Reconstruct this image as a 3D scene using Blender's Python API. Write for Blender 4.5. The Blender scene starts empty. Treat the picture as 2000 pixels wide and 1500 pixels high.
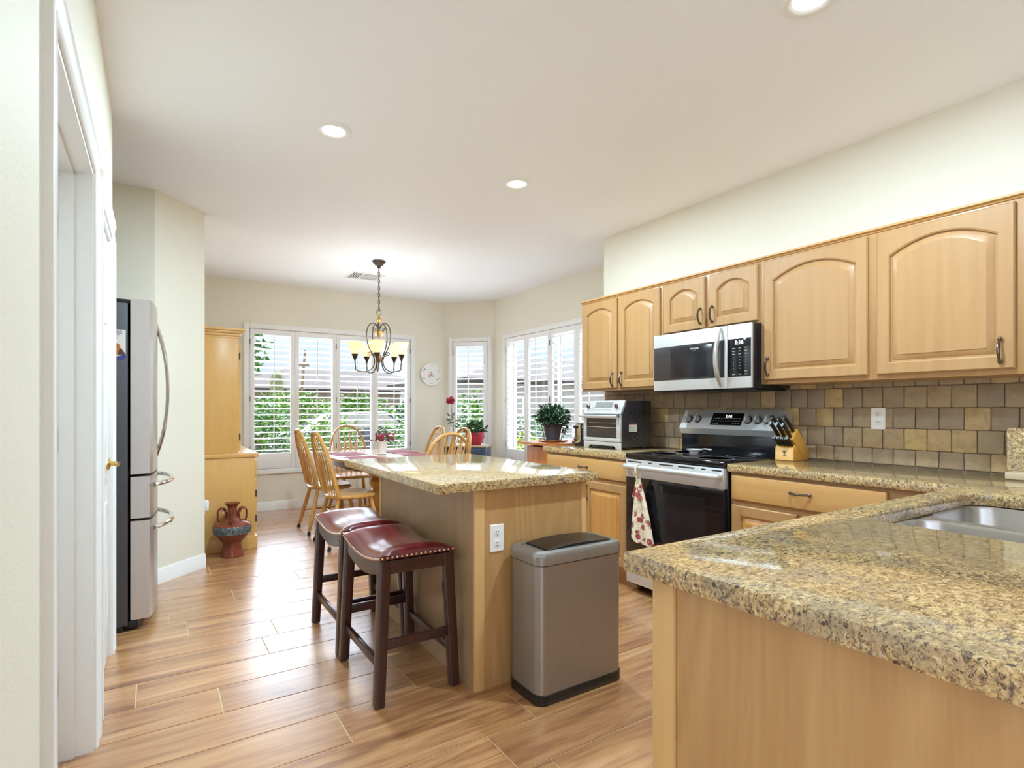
import bpy, bmesh, math, random
from math import sin, cos, pi, radians as R
from mathutils import Vector, Matrix
random.seed(7)

# ------------------------------------------------------------------ camera, sky, sun, exposure
SC = bpy.context.scene
COL = SC.collection
cam = bpy.data.cameras.new('camera')
cam.sensor_fit = 'HORIZONTAL'; cam.sensor_width = 36.0
cam.lens = 36.0 * 1068.0 / 2000.0
cam.shift_y = 49.4 / 2000.0
cam.clip_start = 0.02; cam.clip_end = 500
CAM = bpy.data.objects.new('camera', cam); COL.objects.link(CAM)
CAM.location = (0, 0, 1.219); CAM.rotation_euler = (R(90), 0, -0.575)
SC.camera = CAM

SC.view_settings.view_transform = 'Standard'
SC.view_settings.look = 'None'
SC.view_settings.gamma = 1.0
SC.view_settings.use_curve_mapping = False
SC.view_settings.exposure = 0.30
SC.cycles.max_bounces = 10; SC.cycles.diffuse_bounces = 6; SC.cycles.glossy_bounces = 5
SC.cycles.transparent_max_bounces = 16; SC.cycles.transmission_bounces = 8
SC.cycles.use_denoising = True
SC.cycles.sample_clamp_indirect = 6.0

SKY_FILL = 10.0            # added sky glow beyond the windows, there to brighten the nook
BACK_FILL = 0.70           # added sky brightening behind the camera, lifts the kitchen light
W = bpy.data.worlds.new('sky'); SC.world = W; W.use_nodes = True
nt = W.node_tree; nt.nodes.clear()
def wn(t, **k):
    n = nt.nodes.new(t)
    for a, b in k.items(): setattr(n, a, b)
    return n
w_out = wn('ShaderNodeOutputWorld'); w_bg = wn('ShaderNodeBackground')
w_tc = wn('ShaderNodeTexCoord'); w_sep = wn('ShaderNodeSeparateXYZ'); w_rmp = wn('ShaderNodeValToRGB')
w_map = wn('ShaderNodeMapRange'); w_map.inputs[1].default_value = -0.35; w_map.inputs[2].default_value = 0.9
nt.links.new(w_tc.outputs['Generated'], w_sep.inputs[0]); nt.links.new(w_sep.outputs[2], w_map.inputs[0])
nt.links.new(w_map.outputs[0], w_rmp.inputs[0])
e = w_rmp.color_ramp.elements
e[0].position = 0.0; e[0].color = (0.50, 0.46, 0.40, 1)
e[1].position = 1.0; e[1].color = (2.2, 2.5, 3.0, 1)
for p, c in ((0.26, (0.72, 0.71, 0.69, 1)), (0.285, (0.66, 0.73, 0.84, 1)), (0.36, (0.60, 0.72, 0.90, 1)), (0.48, (1.5, 1.72, 2.05, 1)), (0.76, (2.1, 2.4, 2.85, 1))):
    n_ = e.new(p); n_.color = c
w_noi = wn('ShaderNodeTexNoise'); w_noi.inputs['Scale'].default_value = 3.2; w_noi.inputs['Detail'].default_value = 7
w_cr = wn('ShaderNodeValToRGB'); w_cr.color_ramp.elements[0].position = 0.46; w_cr.color_ramp.elements[1].position = 0.68; w_cr.color_ramp.elements[1].color = (0.6, 0.6, 0.6, 1)
w_mix = wn('ShaderNodeMix', data_type='RGBA'); w_mix.inputs[7].default_value = (0.95, 0.98, 1.02, 1)
w_mp = wn('ShaderNodeMapping'); w_mp.inputs['Scale'].default_value = (1, 1, 2.6)
nt.links.new(w_tc.outputs['Generated'], w_mp.inputs[0]); nt.links.new(w_mp.outputs[0], w_noi.inputs['Vector'])
nt.links.new(w_noi.outputs[0], w_cr.inputs[0]); nt.links.new(w_cr.outputs[0], w_mix.inputs[0])
nt.links.new(w_rmp.outputs[0], w_mix.inputs[6]); nt.links.new(w_mix.outputs[2], w_bg.inputs[0])
w_el = wn('ShaderNodeMapRange'); w_el.inputs[1].default_value = 0.17; w_el.inputs[2].default_value = 0.40     # added glow starts well above the roofs
w_az = wn('ShaderNodeMapRange'); w_az.inputs[1].default_value = 0.15; w_az.inputs[2].default_value = 0.65
w_dot = wn('ShaderNodeVectorMath', operation='DOT_PRODUCT'); w_dot.inputs[1].default_value = (0.45, 0.89, 0.0)
w_gl = wn('ShaderNodeMath', operation='MULTIPLY'); w_st = wn('ShaderNodeMath', operation='MULTIPLY_ADD'); w_st.inputs[1].default_value = SKY_FILL; w_st.inputs[2].default_value = 1.0
nt.links.new(w_sep.outputs[2], w_el.inputs[0]); nt.links.new(w_tc.outputs['Generated'], w_dot.inputs[0]); nt.links.new(w_dot.outputs['Value'], w_az.inputs[0])
nt.links.new(w_el.outputs[0], w_gl.inputs[0]); nt.links.new(w_az.outputs[0], w_gl.inputs[1]); nt.links.new(w_gl.outputs[0], w_st.inputs[0])
w_bk = wn('ShaderNodeMapRange'); w_bk.inputs[1].default_value = 0.0; w_bk.inputs[2].default_value = -0.8; w_bk.inputs[3].default_value = 0.0; w_bk.inputs[4].default_value = BACK_FILL
w_ad = wn('ShaderNodeMath', operation='ADD'); nt.links.new(w_dot.outputs['Value'], w_bk.inputs[0])
nt.links.new(w_st.outputs[0], w_ad.inputs[0]); nt.links.new(w_bk.outputs[0], w_ad.inputs[1]); nt.links.new(w_ad.outputs[0], w_bg.inputs[1])
nt.links.new(w_bg.outputs[0], w_out.inputs[0])

sun = bpy.data.lights.new('sun', 'SUN'); sun.energy = 6.5; sun.angle = R(1.0); sun.color = (1.0, 0.95, 0.86)
SUN = bpy.data.objects.new('sun', sun); COL.objects.link(SUN)
SUN.rotation_euler = Vector((-0.22, -0.52, -0.88)).to_track_quat('-Z', 'Y').to_euler()
LAMP_W = 40.0          # watts of each recessed ceiling lamp
SHADE_W = 3.2          # watts of each chandelier bulb

# ------------------------------------------------------------------ materials
MATS = {}
def S(r, g, b):
    f = lambda c: (c / 255 / 12.92) if c <= 10.3 else ((c / 255 + 0.055) / 1.055) ** 2.4
    return (f(r), f(g), f(b), 1)
class NT:
    def __init__(s, name):
        s.m = bpy.data.materials.new(name); s.m.use_nodes = True; s.t = s.m.node_tree
        s.b = s.t.nodes['Principled BSDF']; s.o = s.t.nodes['Material Output']
        MATS[name] = s.m
    def n(s, t, **k):
        x = s.t.nodes.new(t)
        for a, b in k.items(): setattr(x, a, b)
        return x
    def l(s, a, b): s.t.links.new(a, b)
    def coord(s, scale=(1, 1, 1), rot=(0, 0, 0), which='Object'):
        tc = s.n('ShaderNodeTexCoord'); mp = s.n('ShaderNodeMapping')
        mp.inputs['Scale'].default_value = scale; mp.inputs['Rotation'].default_value = rot
        s.l(tc.outputs[which], mp.inputs[0]); return mp.outputs[0]
    def noise(s, vec, scale, detail=4, rough=0.55, dist=0.0):
        x = s.n('ShaderNodeTexNoise'); s.l(vec, x.inputs['Vector'])
        x.inputs['Scale'].default_value = scale; x.inputs['Detail'].default_value = detail
        x.inputs['Roughness'].default_value = rough; x.inputs['Distortion'].default_value = dist
        return x.outputs[0]
    def ramp(s, fac, stops, interp='LINEAR'):
        x = s.n('ShaderNodeValToRGB'); x.color_ramp.interpolation = interp
        el = x.color_ramp.elements
        el[0].position, el[0].color = stops[0]; el[1].position, el[1].color = stops[-1]
        for p, c in stops[1:-1]:
            q = el.new(p); q.color = c
        s.l(fac, x.inputs[0]); return x.outputs[0]
    def mix(s, fac, a, b, mode='MIX'):
        x = s.n('ShaderNodeMix', data_type='RGBA', blend_type=mode)
        for sock, v in ((0, fac), (6, a), (7, b)):
            if hasattr(v, 'node'): s.l(v, x.inputs[sock])
            else: x.inputs[sock].default_value = v
        return x.outputs[2]
    def math(s, op, a, b=0.0):
        x = s.n('ShaderNodeMath', operation=op)
        for i, v in enumerate((a, b)):
            if hasattr(v, 'node'): s.l(v, x.inputs[i])
            else: x.inputs[i].default_value = v
        return x.outputs[0]
    def bump(s, h, strength=0.2, dist=0.01):
        x = s.n('ShaderNodeBump'); x.inputs['Strength'].default_value = strength; x.inputs['Distance'].default_value = dist
        s.l(h, x.inputs['Height']); s.l(x.outputs[0], s.b.inputs['Normal'])
    def set(s, **k):
        nm = {'col': 'Base Color', 'rough': 'Roughness', 'metal': 'Metallic', 'spec': 'Specular IOR Level', 'coat': 'Coat Weight',
              'coatr': 'Coat Roughness', 'trans': 'Transmission Weight', 'ior': 'IOR', 'ecol': 'Emission Color', 'estr': 'Emission Strength',
              'sheen': 'Sheen Weight', 'alpha': 'Alpha', 'aniso': 'Anisotropic'}
        for a, v in k.items():
            i = s.b.inputs[nm[a]]
            if hasattr(v, 'node'): s.l(v, i)
            else: i.default_value = v
        return s
BW = (0, 0, 0, 1), (1, 1, 1, 1)
def plain(name, col, rough=0.5, metal=0.0, var=0.06, scale=30, bump=0.0, **k):
    """a surface with a slight natural mottling"""
    s = NT(name); v = s.coord(); nz = s.noise(v, scale, 3)
    d = tuple(c * (1 - var) for c in col[:3]) + (1,); u = tuple(min(1, c * (1 + var)) for c in col[:3]) + (1,)
    s.set(col=s.ramp(nz, [(0.3, d), (0.7, u)]), rough=rough, metal=metal, **k)
    if bump: s.bump(nz, bump, 0.004)
    return s.m
def plaster(name, col, var=0.03):
    s = NT(name); v = s.coord()
    a = s.noise(v, 1.3, 3); b = s.noise(v, 95, 5, 0.6)
    d = tuple(c * (1 - var) for c in col[:3]) + (1,)
    s.set(col=s.ramp(a, [(0.35, d), (0.65, col)]), rough=0.62, spec=0.35)
    s.bump(b, 0.25, 0.004); return s.m
def wood(name, light, dark, grain='z', rough=0.42, scale=1.0, contrast=1.0, fig=0.5, coat=0.08, cath=0.0):
    s = NT(name)
    sc = {'z': (9, 9, 0.55), 'y': (9, 0.55, 9), 'x': (0.55, 9, 9)}[grain]
    v = s.coord(tuple(c * scale for c in sc))
    a = s.noise(v, 1.0, 5, 0.6, 1.6)
    b = s.noise(v, 7.0, 4, 0.65, 0.2)
    sc2 = {'z': (55, 55, 1.6), 'y': (55, 1.6, 55), 'x': (1.6, 55, 55)}[grain]
    c = s.noise(s.coord(tuple(q * scale for q in sc2)), 3.0, 3, 0.7)
    w = s.n('ShaderNodeTexWave', wave_type='RINGS'); s.l(v, w.inputs['Vector'])
    w.inputs['Scale'].default_value = 0.55; w.inputs['Distortion'].default_value = 5.5; w.inputs['Detail'].default_value = 2.5
    t = s.math('ADD', s.math('MULTIPLY', a, 0.5), s.math('MULTIPLY', b, 0.22))
    t = s.math('ADD', t, s.math('MULTIPLY', w.outputs[1], 0.16 * fig)); t = s.math('ADD', t, s.math('MULTIPLY', c, 0.14))
    if cath:                                   # cathedral figure: contour lines of a stretched noise
        g_ = s.noise(s.coord({'z': (2.6, 2.6, 0.42), 'y': (2.6, 0.42, 2.6), 'x': (0.42, 2.6, 2.6)}[grain]), 1.0, 1, 0.4, 0.3)
        t = s.math('ADD', t, s.math('MULTIPLY', s.math('SINE', s.math('MULTIPLY', g_, 95.0)), cath))
    k = 0.22 / contrast
    col = s.ramp(t, [(max(0, 0.5 - k), dark), (min(1, 0.5 + k), light)])
    s.set(col=col, rough=rough, coat=coat, coatr=0.22)
    s.bump(c, 0.06, 0.002); return s.m

M_WALL = plaster('wall_paint', S(232, 227, 210))
M_CEIL = plaster('ceiling_paint', S(248, 250, 253), 0.012)
M_TRIM = plain('white_trim', S(240, 240, 238), 0.32, var=0.01)
M_SHUT = plain('shutter_white', S(243, 243, 242), 0.35, var=0.01)
M_MAPLE = wood('maple', S(182, 142, 93), S(163, 120, 72), 'z', 0.46, contrast=0.8, fig=0.4)
M_MAPLEY = wood('maple_across', S(208, 163, 102), S(186, 137, 78), 'y', 0.44, contrast=0.8, fig=0.5)
M_MAPLES = wood('maple_warm', S(206, 154, 88), S(184, 128, 64), 'z', 0.34, contrast=0.9, fig=0.5)
M_VENEER = wood('veneer', S(200, 160, 106), S(174, 132, 82), 'z', 0.40, scale=2.6, contrast=0.9, fig=0.3, cath=0.075)
M_VENEERG = wood('veneer_grey', S(180, 150, 116), S(158, 127, 94), 'z', 0.30, scale=2.6, contrast=0.8, fig=0.3, cath=0.04)
M_STILE = wood('maple_stile', S(222, 182, 124), S(204, 160, 100), 'z', 0.42, contrast=0.8)
M_OAK = wood('oak_honey', S(214, 165, 88), S(184, 128, 58), 'z', 0.28, contrast=1.1, fig=0.5, coat=0.45)
M_OAKX = wood('oak_honey_flat', S(210, 165, 98), S(184, 133, 68), 'y', 0.15, contrast=1.1, fig=0.6, coat=0.7)
M_PINE = wood('hutch_wood', S(222, 178, 108), S(206, 156, 86), 'z', 0.36, contrast=0.8, fig=0.4)
M_REDOAK = wood('red_oak', S(206, 132, 62), S(160, 88, 36), 'z', 0.3, contrast=1.2, fig=0.5)
M_MAHOG = wood('dark_mahogany', S(72, 34, 30), S(40, 18, 18), 'z', 0.28, contrast=1.1, coat=0.4)
M_BLOCK = wood('knife_block_wood', S(214, 160, 68), S(192, 136, 50), 'x', 0.4, contrast=1.0)
M_BLOCKF = wood('knife_block_front', S(236, 194, 128), S(224, 176, 108), 'z', 0.4, contrast=0.7)

def stainless(name, col, rough=0.28, axis='z', metal=0.78):
    s = NT(name); sc = {'z': (260, 260, 2), 'y': (260, 2, 260), 'x': (2, 260, 260)}[axis]
    v = s.coord(sc); nz = s.noise(v, 1.0, 3)
    d = tuple(c * 0.93 for c in col[:3]) + (1,)
    s.set(col=s.ramp(nz, [(0.3, d), (0.7, col)]), metal=metal, rough=rough)
    s.bump(nz, 0.03, 0.001); return s.m
M_STEEL = stainless('stainless', S(214, 214, 212), 0.36, 'y', 0.55)
M_STEELZ = stainless('stainless_upright', S(196, 190, 184), 0.30, 'z')
M_STEELB = stainless('stainless_warm', S(160, 156, 150), 0.34, 'z', 0.72)
M_STEELL = stainless('stainless_lid', S(152, 148, 142), 0.36, 'x', 0.6)
M_SINK = stainless('sink_steel', S(190, 186, 182), 0.26, 'y')
M_CHROME = plain('chrome', S(225, 225, 225), 0.10, 1.0, 0.02)
M_BRASS = plain('brass', S(214, 178, 96), 0.25, 1.0, 0.05)
M_BRASSD = plain('brass_dull', S(196, 178, 118), 0.4, 0.9, 0.05)
M_PEWTER = plain('pewter', S(112, 98, 88), 0.28, 1.0, 0.10)
M_IRON = plain('bronze_iron', S(78, 64, 54), 0.42, 0.6, 0.15)
M_GOLDW = plain('antique_gold', S(178, 140, 80), 0.4, 0.5, 0.2)
M_BLACKG = plain('black_glass', S(18, 18, 22), 0.05, 0.0, 0.05, spec=0.6)
M_BLACKP = plain('black_plastic', S(24, 24, 27), 0.32, 0.0, 0.08)
M_BLACKM = plain('black_enamel', S(28, 28, 33), 0.16, 0.0, 0.05)
M_GUN = plain('gunmetal', S(96, 92, 98), 0.32, 0.85, 0.05)
M_FSIDE = plain('fridge_side', S(82, 82, 86), 0.45, 0.2, 0.1, 220, 0.15)
M_GLASSD = plain('tinted_glass', S(52, 50, 50), 0.04, 0.0, 0.03, spec=0.6)
M_PLATE = plain('white_plastic', S(240, 238, 234), 0.35, var=0.01)
M_DARK = plain('dark_slot', S(38, 34, 32), 0.6)
M_GREY = plain('display_grey', S(128, 128, 122), 0.25)
M_CERAM = plain('white_ceramic', S(240, 238, 232), 0.12, var=0.01)
M_NAIL = plain('nailhead', S(226, 196, 176), 0.25, 0.9, 0.05)
M_RUBBER = plain('rubber', S(30, 24, 22), 0.6)
M_NAVY = plain('navy_paint', S(46, 62, 86), 0.3, var=0.08)
M_TAN = plain('tan_wood', S(190, 170, 140), 0.4)
M_GREEN = plain('ivy_leaf', S(46, 82, 56), 0.4, var=0.4, scale=18)
M_GREEN2 = plain('shrub_leaf', S(84, 118, 34), 0.5, var=0.4, scale=6, spec=0.05)
M_GREEN3 = plain('palm_leaf', S(100, 124, 56), 0.5, var=0.35, scale=5, spec=0.05)
M_GREEN4 = plain('tree_leaf', S(62, 98, 42), 0.5, var=0.35, scale=5, spec=0.05)
M_YELLOW = plain('yellow_leaf', S(196, 190, 62), 0.5, var=0.3, scale=8, spec=0.05)
M_TERRA = plain('brown_glaze', S(124, 60, 40), 0.14, var=0.22, scale=9)
M_REDP = plain('red_pot', S(168, 40, 56), 0.25)
M_CRIM = plain('crimson_petal', S(190, 30, 66), 0.5, var=0.2)
M_BERRY = plain('berry_petal', S(150, 50, 66), 0.5, var=0.35)
M_STEM = plain('stem', S(88, 104, 70), 0.5)
M_MAT = plain('placemat_cloth', S(142, 66, 80), 0.75, var=0.12, scale=160, bump=0.3)
M_ORANGE = plain('orange_plate', S(208, 120, 62), 0.3)
M_WHITEP = plain('label_paper', S(228, 222, 214), 0.6, var=0.02)
M_INK = plain('ink', S(60, 60, 66), 0.6)
M_INKL = plain('print_grey', S(150, 148, 144), 0.6)
M_LABRED = plain('label_red', S(200, 110, 90), 0.6)
M_FOX = plain('print_orange', S(206, 116, 62), 0.6)
M_FOXD = plain('print_brown', S(84, 62, 54), 0.6)
M_BLUE = plain('print_blue', S(66, 66, 138), 0.6)
M_ROOF = plain('roof_tile', S(58, 52, 48), 0.8, var=0.2, scale=7, spec=0.05)
M_STUCCO = plain('stucco', S(112, 102, 92), 0.85, var=0.05, spec=0.05)
M_STUCCO2 = plain('stucco_white', S(140, 137, 132), 0.85, var=0.04, spec=0.05)
M_BARK = plain('bark', S(108, 90, 72), 0.9, var=0.3, spec=0.05)
M_CACT = plain('cactus', S(92, 96, 66), 0.8, var=0.25, spec=0.05)
M_GROUND = plain('gravel', S(156, 149, 138), 0.9, var=0.16, scale=2.2, spec=0.05)
M_BOUNCE = plain('bounce_slab', S(176, 178, 182), 0.9, var=0.04, scale=3)
M_STREET = plain('asphalt', S(176, 174, 172), 0.9, var=0.06, spec=0.05)
M_CARP = plain('car_paint', S(34, 36, 46), 0.12, 0.1)
M_TYRE = plain('tyre', S(26, 26, 28), 0.7)
M_SOIL = plain('soil', S(60, 46, 36), 0.9)
M_POT = plain('charcoal_pot', S(58, 60, 70), 0.5)

# leather
s = NT('red_leather'); v = s.coord(); a = s.noise(v, 6, 4); b = s.noise(v, 240, 3)
s.set(col=s.ramp(a, [(0.3, S(88, 18, 25)), (0.7, S(120, 28, 34))]), rough=0.26, coat=0.6, coatr=0.16); s.bump(b, 0.06, 0.002); M_LEATH = s.m
# amber shade glass
s = NT('amber_shade'); v = s.coord(); a = s.noise(v, 14, 4, 0.6, 1.0)
tr = s.n('ShaderNodeBsdfTranslucent'); mx = s.n('ShaderNodeMixShader'); mx.inputs[0].default_value = 0.5
cc = s.ramp(a, [(0.3, S(240, 222, 184)), (0.7, S(252, 244, 222))]); s.set(col=cc, rough=0.35); s.l(cc, tr.inputs[0])
s.l(s.b.outputs[0], mx.inputs[1]); s.l(tr.outputs[0], mx.inputs[2]); s.l(mx.outputs[0], s.o.inputs[0]); M_SHADE = s.m
# lamp lens and digits
s = NT('lamp_lens'); s.set(col=(1, 1, 1, 1), ecol=(1, 0.97, 0.92, 1), estr=6.0); M_LENS = s.m
s = NT('lit_digits'); s.set(col=(0.8, 0.9, 1, 1), ecol=(0.85, 0.93, 1, 1), estr=1.6); M_DIGIT = s.m
# window glass: thin pane
s = NT('window_glass'); tb = s.n('ShaderNodeBsdfTransparent'); gb = s.n('ShaderNodeBsdfGlossy'); gb.inputs['Roughness'].default_value = 0.0
fr = s.n('ShaderNodeFresnel'); fr.inputs[0].default_value = 1.35; mx = s.n('ShaderNodeMixShader')
tb.inputs[0].default_value = (0.97, 0.98, 0.98, 1)
s.l(fr.outputs[0], mx.inputs[0]); s.l(tb.outputs[0], mx.inputs[1]); s.l(gb.outputs[0], mx.inputs[2]); s.l(mx.outputs[0], s.o.inputs[0]); M_GLASS = s.m
s = NT('clear_glass'); s.set(col=(1, 1, 1, 1), rough=0.02, trans=1.0, ior=1.45); M_CLEAR = s.m
# granite
def granite(name):
    s = NT(name); v = s.coord((1, 1, 1), (0.1, 0.2, 0.3)); vs = s.coord((1.0, 2.4, 1.6), (0.0, 0.0, 0.5))
    a = s.noise(v, 95, 8, 0.72, 0.4); b = s.noise(v, 11, 5, 0.6); c = s.noise(vs, 78, 5, 0.66, 1.2); d = s.noise(vs, 40, 6, 0.68, 1.6)
    col = s.ramp(a, [(0.33, S(112, 86, 66)), (0.42, S(156, 126, 90)), (0.48, S(190, 158, 106)), (0.55, S(208, 178, 122)), (0.64, S(230, 210, 170))])
    col = s.mix(s.ramp(b, [(0.50, BW[0]), (0.64, (0.65, 0.65, 0.65, 1))]), col, S(158, 140, 114))
    col = s.mix(s.ramp(d, [(0.415, (0.85, 0.85, 0.85, 1)), (0.46, BW[0])]), col, S(92, 76, 64))
    col = s.mix(s.ramp(c, [(0.385, (0.95, 0.95, 0.95, 1)), (0.425, BW[0])]), col, S(58, 46, 42))
    vo = s.n('ShaderNodeTexVoronoi'); s.l(v, vo.inputs['Vector']); vo.inputs['Scale'].default_value = 30
    sp = s.ramp(vo.outputs[0], [(0.13, (0.9, 0.9, 0.9, 1)), (0.16, BW[0])]); nz3 = s.noise(v, 7, 2)
    sp = s.mix(1.0, sp, s.ramp(nz3, [(0.50, BW[0]), (0.54, BW[1])]), 'MULTIPLY'); col = s.mix(sp, col, S(58, 38, 42))
    s.set(col=col, rough=0.09, spec=0.5, coat=0.45, coatr=0.04); return s.m
M_GRAN = granite('granite')
# floor planks: per-plank tone comes from the face attribute
s = NT('floor_plank'); at = s.n('ShaderNodeAttribute', attribute_name='tone'); sp = s.n('ShaderNodeSeparateColor'); s.l(at.outputs[0], sp.inputs[0])
tc = s.n('ShaderNodeTexCoord'); cb = s.n('ShaderNodeCombineXYZ'); ad = s.n('ShaderNodeVectorMath', operation='ADD')
s.l(s.math('MULTIPLY', sp.outputs[0], 37.0), cb.inputs[0]); s.l(s.math('MULTIPLY', sp.outputs[1], 23.0), cb.inputs[1])
s.l(tc.outputs['Object'], ad.inputs[0]); s.l(cb.outputs[0], ad.inputs[1])
mp = s.n('ShaderNodeMapping'); mp.inputs['Scale'].default_value = (0.75, 9.0, 1); s.l(ad.outputs[0], mp.inputs[0])
a = s.noise(mp.outputs[0], 1.2, 6, 0.62, 1.2); b = s.noise(mp.outputs[0], 5.5, 5, 0.65, 0.3)
mp2 = s.n('ShaderNodeMapping'); mp2.inputs['Scale'].default_value = (2.2, 60, 1); s.l(ad.outputs[0], mp2.inputs[0])
c = s.noise(mp2.outputs[0], 2.0, 3, 0.7)
t = s.math('ADD', s.math('MULTIPLY', a, 0.58), s.math('ADD', s.math('MULTIPLY', b, 0.28), s.math('MULTIPLY', c, 0.14)))
col = s.ramp(t, [(0.36, S(112, 70, 42)), (0.45, S(158, 107, 66)), (0.53, S(190, 140, 90)), (0.64, S(210, 166, 116))])
mpk = s.n('ShaderNodeMapping'); mpk.inputs['Scale'].default_value = (2.3, 5.2, 1); s.l(ad.outputs[0], mpk.inputs[0])
vk = s.n('ShaderNodeTexVoronoi'); s.l(mpk.outputs[0], vk.inputs['Vector']); vk.inputs['Scale'].default_value = 1.0
kn = s.ramp(vk.outputs[0], [(0.03, (0.8, 0.8, 0.8, 1)), (0.11, BW[0])]); col = s.mix(kn, col, S(104, 70, 44))
col = s.mix(s.math('MULTIPLY', sp.outputs[2], 0.30), col, S(162, 112, 72))
s.set(col=col, rough=0.32, spec=0.6, coat=1.0, coatr=0.28); s.b.inputs['Coat IOR'].default_value = 1.75; s.bump(c, 0.05, 0.002); M_PLANK = s.m
M_GROUT = plain('grout', S(206, 178, 140), 0.8, var=0.05)
# wall tiles
s = NT('stone_tile'); at = s.n('ShaderNodeAttribute', attribute_name='tone'); v = s.coord(); a = s.noise(v, 16, 6, 0.65, 0.6); b = s.noise(v, 75, 4, 0.7)
sp = s.n('ShaderNodeSeparateColor'); s.l(at.outputs[0], sp.inputs[0])
col = s.ramp(sp.outputs[0], [(0.0, S(156, 136, 112)), (0.45, S(170, 147, 116)), (0.8, S(180, 154, 116)), (1.0, S(202, 172, 116))])
col = s.mix(s.ramp(a, [(0.35, (0.42, 0.42, 0.42, 1)), (0.55, BW[0])]), col, S(134, 112, 90)); col = s.mix(s.ramp(b, [(0.6, BW[0]), (0.72, (0.35, 0.35, 0.35, 1))]), col, S(196, 176, 146))
s.set(col=col, rough=0.55); s.bump(b, 0.25, 0.003); M_TILE = s.m
M_TGROUT = plain('tile_grout', S(112, 98, 84), 0.85, var=0.06)
# towel cloth: cream with printed red and green flowers
s = NT('floral_cloth'); v = s.coord(); vo = s.n('ShaderNodeTexVoronoi'); s.l(v, vo.inputs['Vector']); vo.inputs['Scale'].default_value = 21
n1 = s.noise(v, 60, 3); n2 = s.noise(v, 9, 3)
f1 = s.ramp(s.math('ADD', vo.outputs[0], s.math('MULTIPLY', n1, 0.35)), [(0.60, BW[1]), (0.68, BW[0])])
f1 = s.mix(1.0, f1, s.ramp(n2, [(0.36, BW[0]), (0.42, BW[1])]), 'MULTIPLY')
n3 = s.noise(v, 34, 3, 0.6, 1.0); col = s.mix(s.ramp(n3, [(0.58, BW[0]), (0.63, (0.8, 0.8, 0.8, 1))]), S(234, 222, 194), S(140, 140, 92))
n4 = s.noise(v, 80, 2); fl = s.ramp(n4, [(0.35, S(112, 36, 38)), (0.6, S(176, 70, 64)), (0.75, S(220, 160, 140))]); col = s.mix(f1, col, fl)
s.set(col=col, rough=0.85, sheen=0.2); M_FLORAL = s.m
M_CLOTH = plain('cream_cloth', S(232, 222, 200), 0.9, var=0.05, scale=120)
# relief band on the urn
s = NT('verdigris_band'); v = s.coord(); a = s.noise(v, 70, 4, 0.7)
s.set(col=s.ramp(a, [(0.42, S(52, 50, 50)), (0.60, S(112, 128, 126))]), rough=0.45); s.bump(a, 0.6, 0.006); M_BAND = s.m

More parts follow.
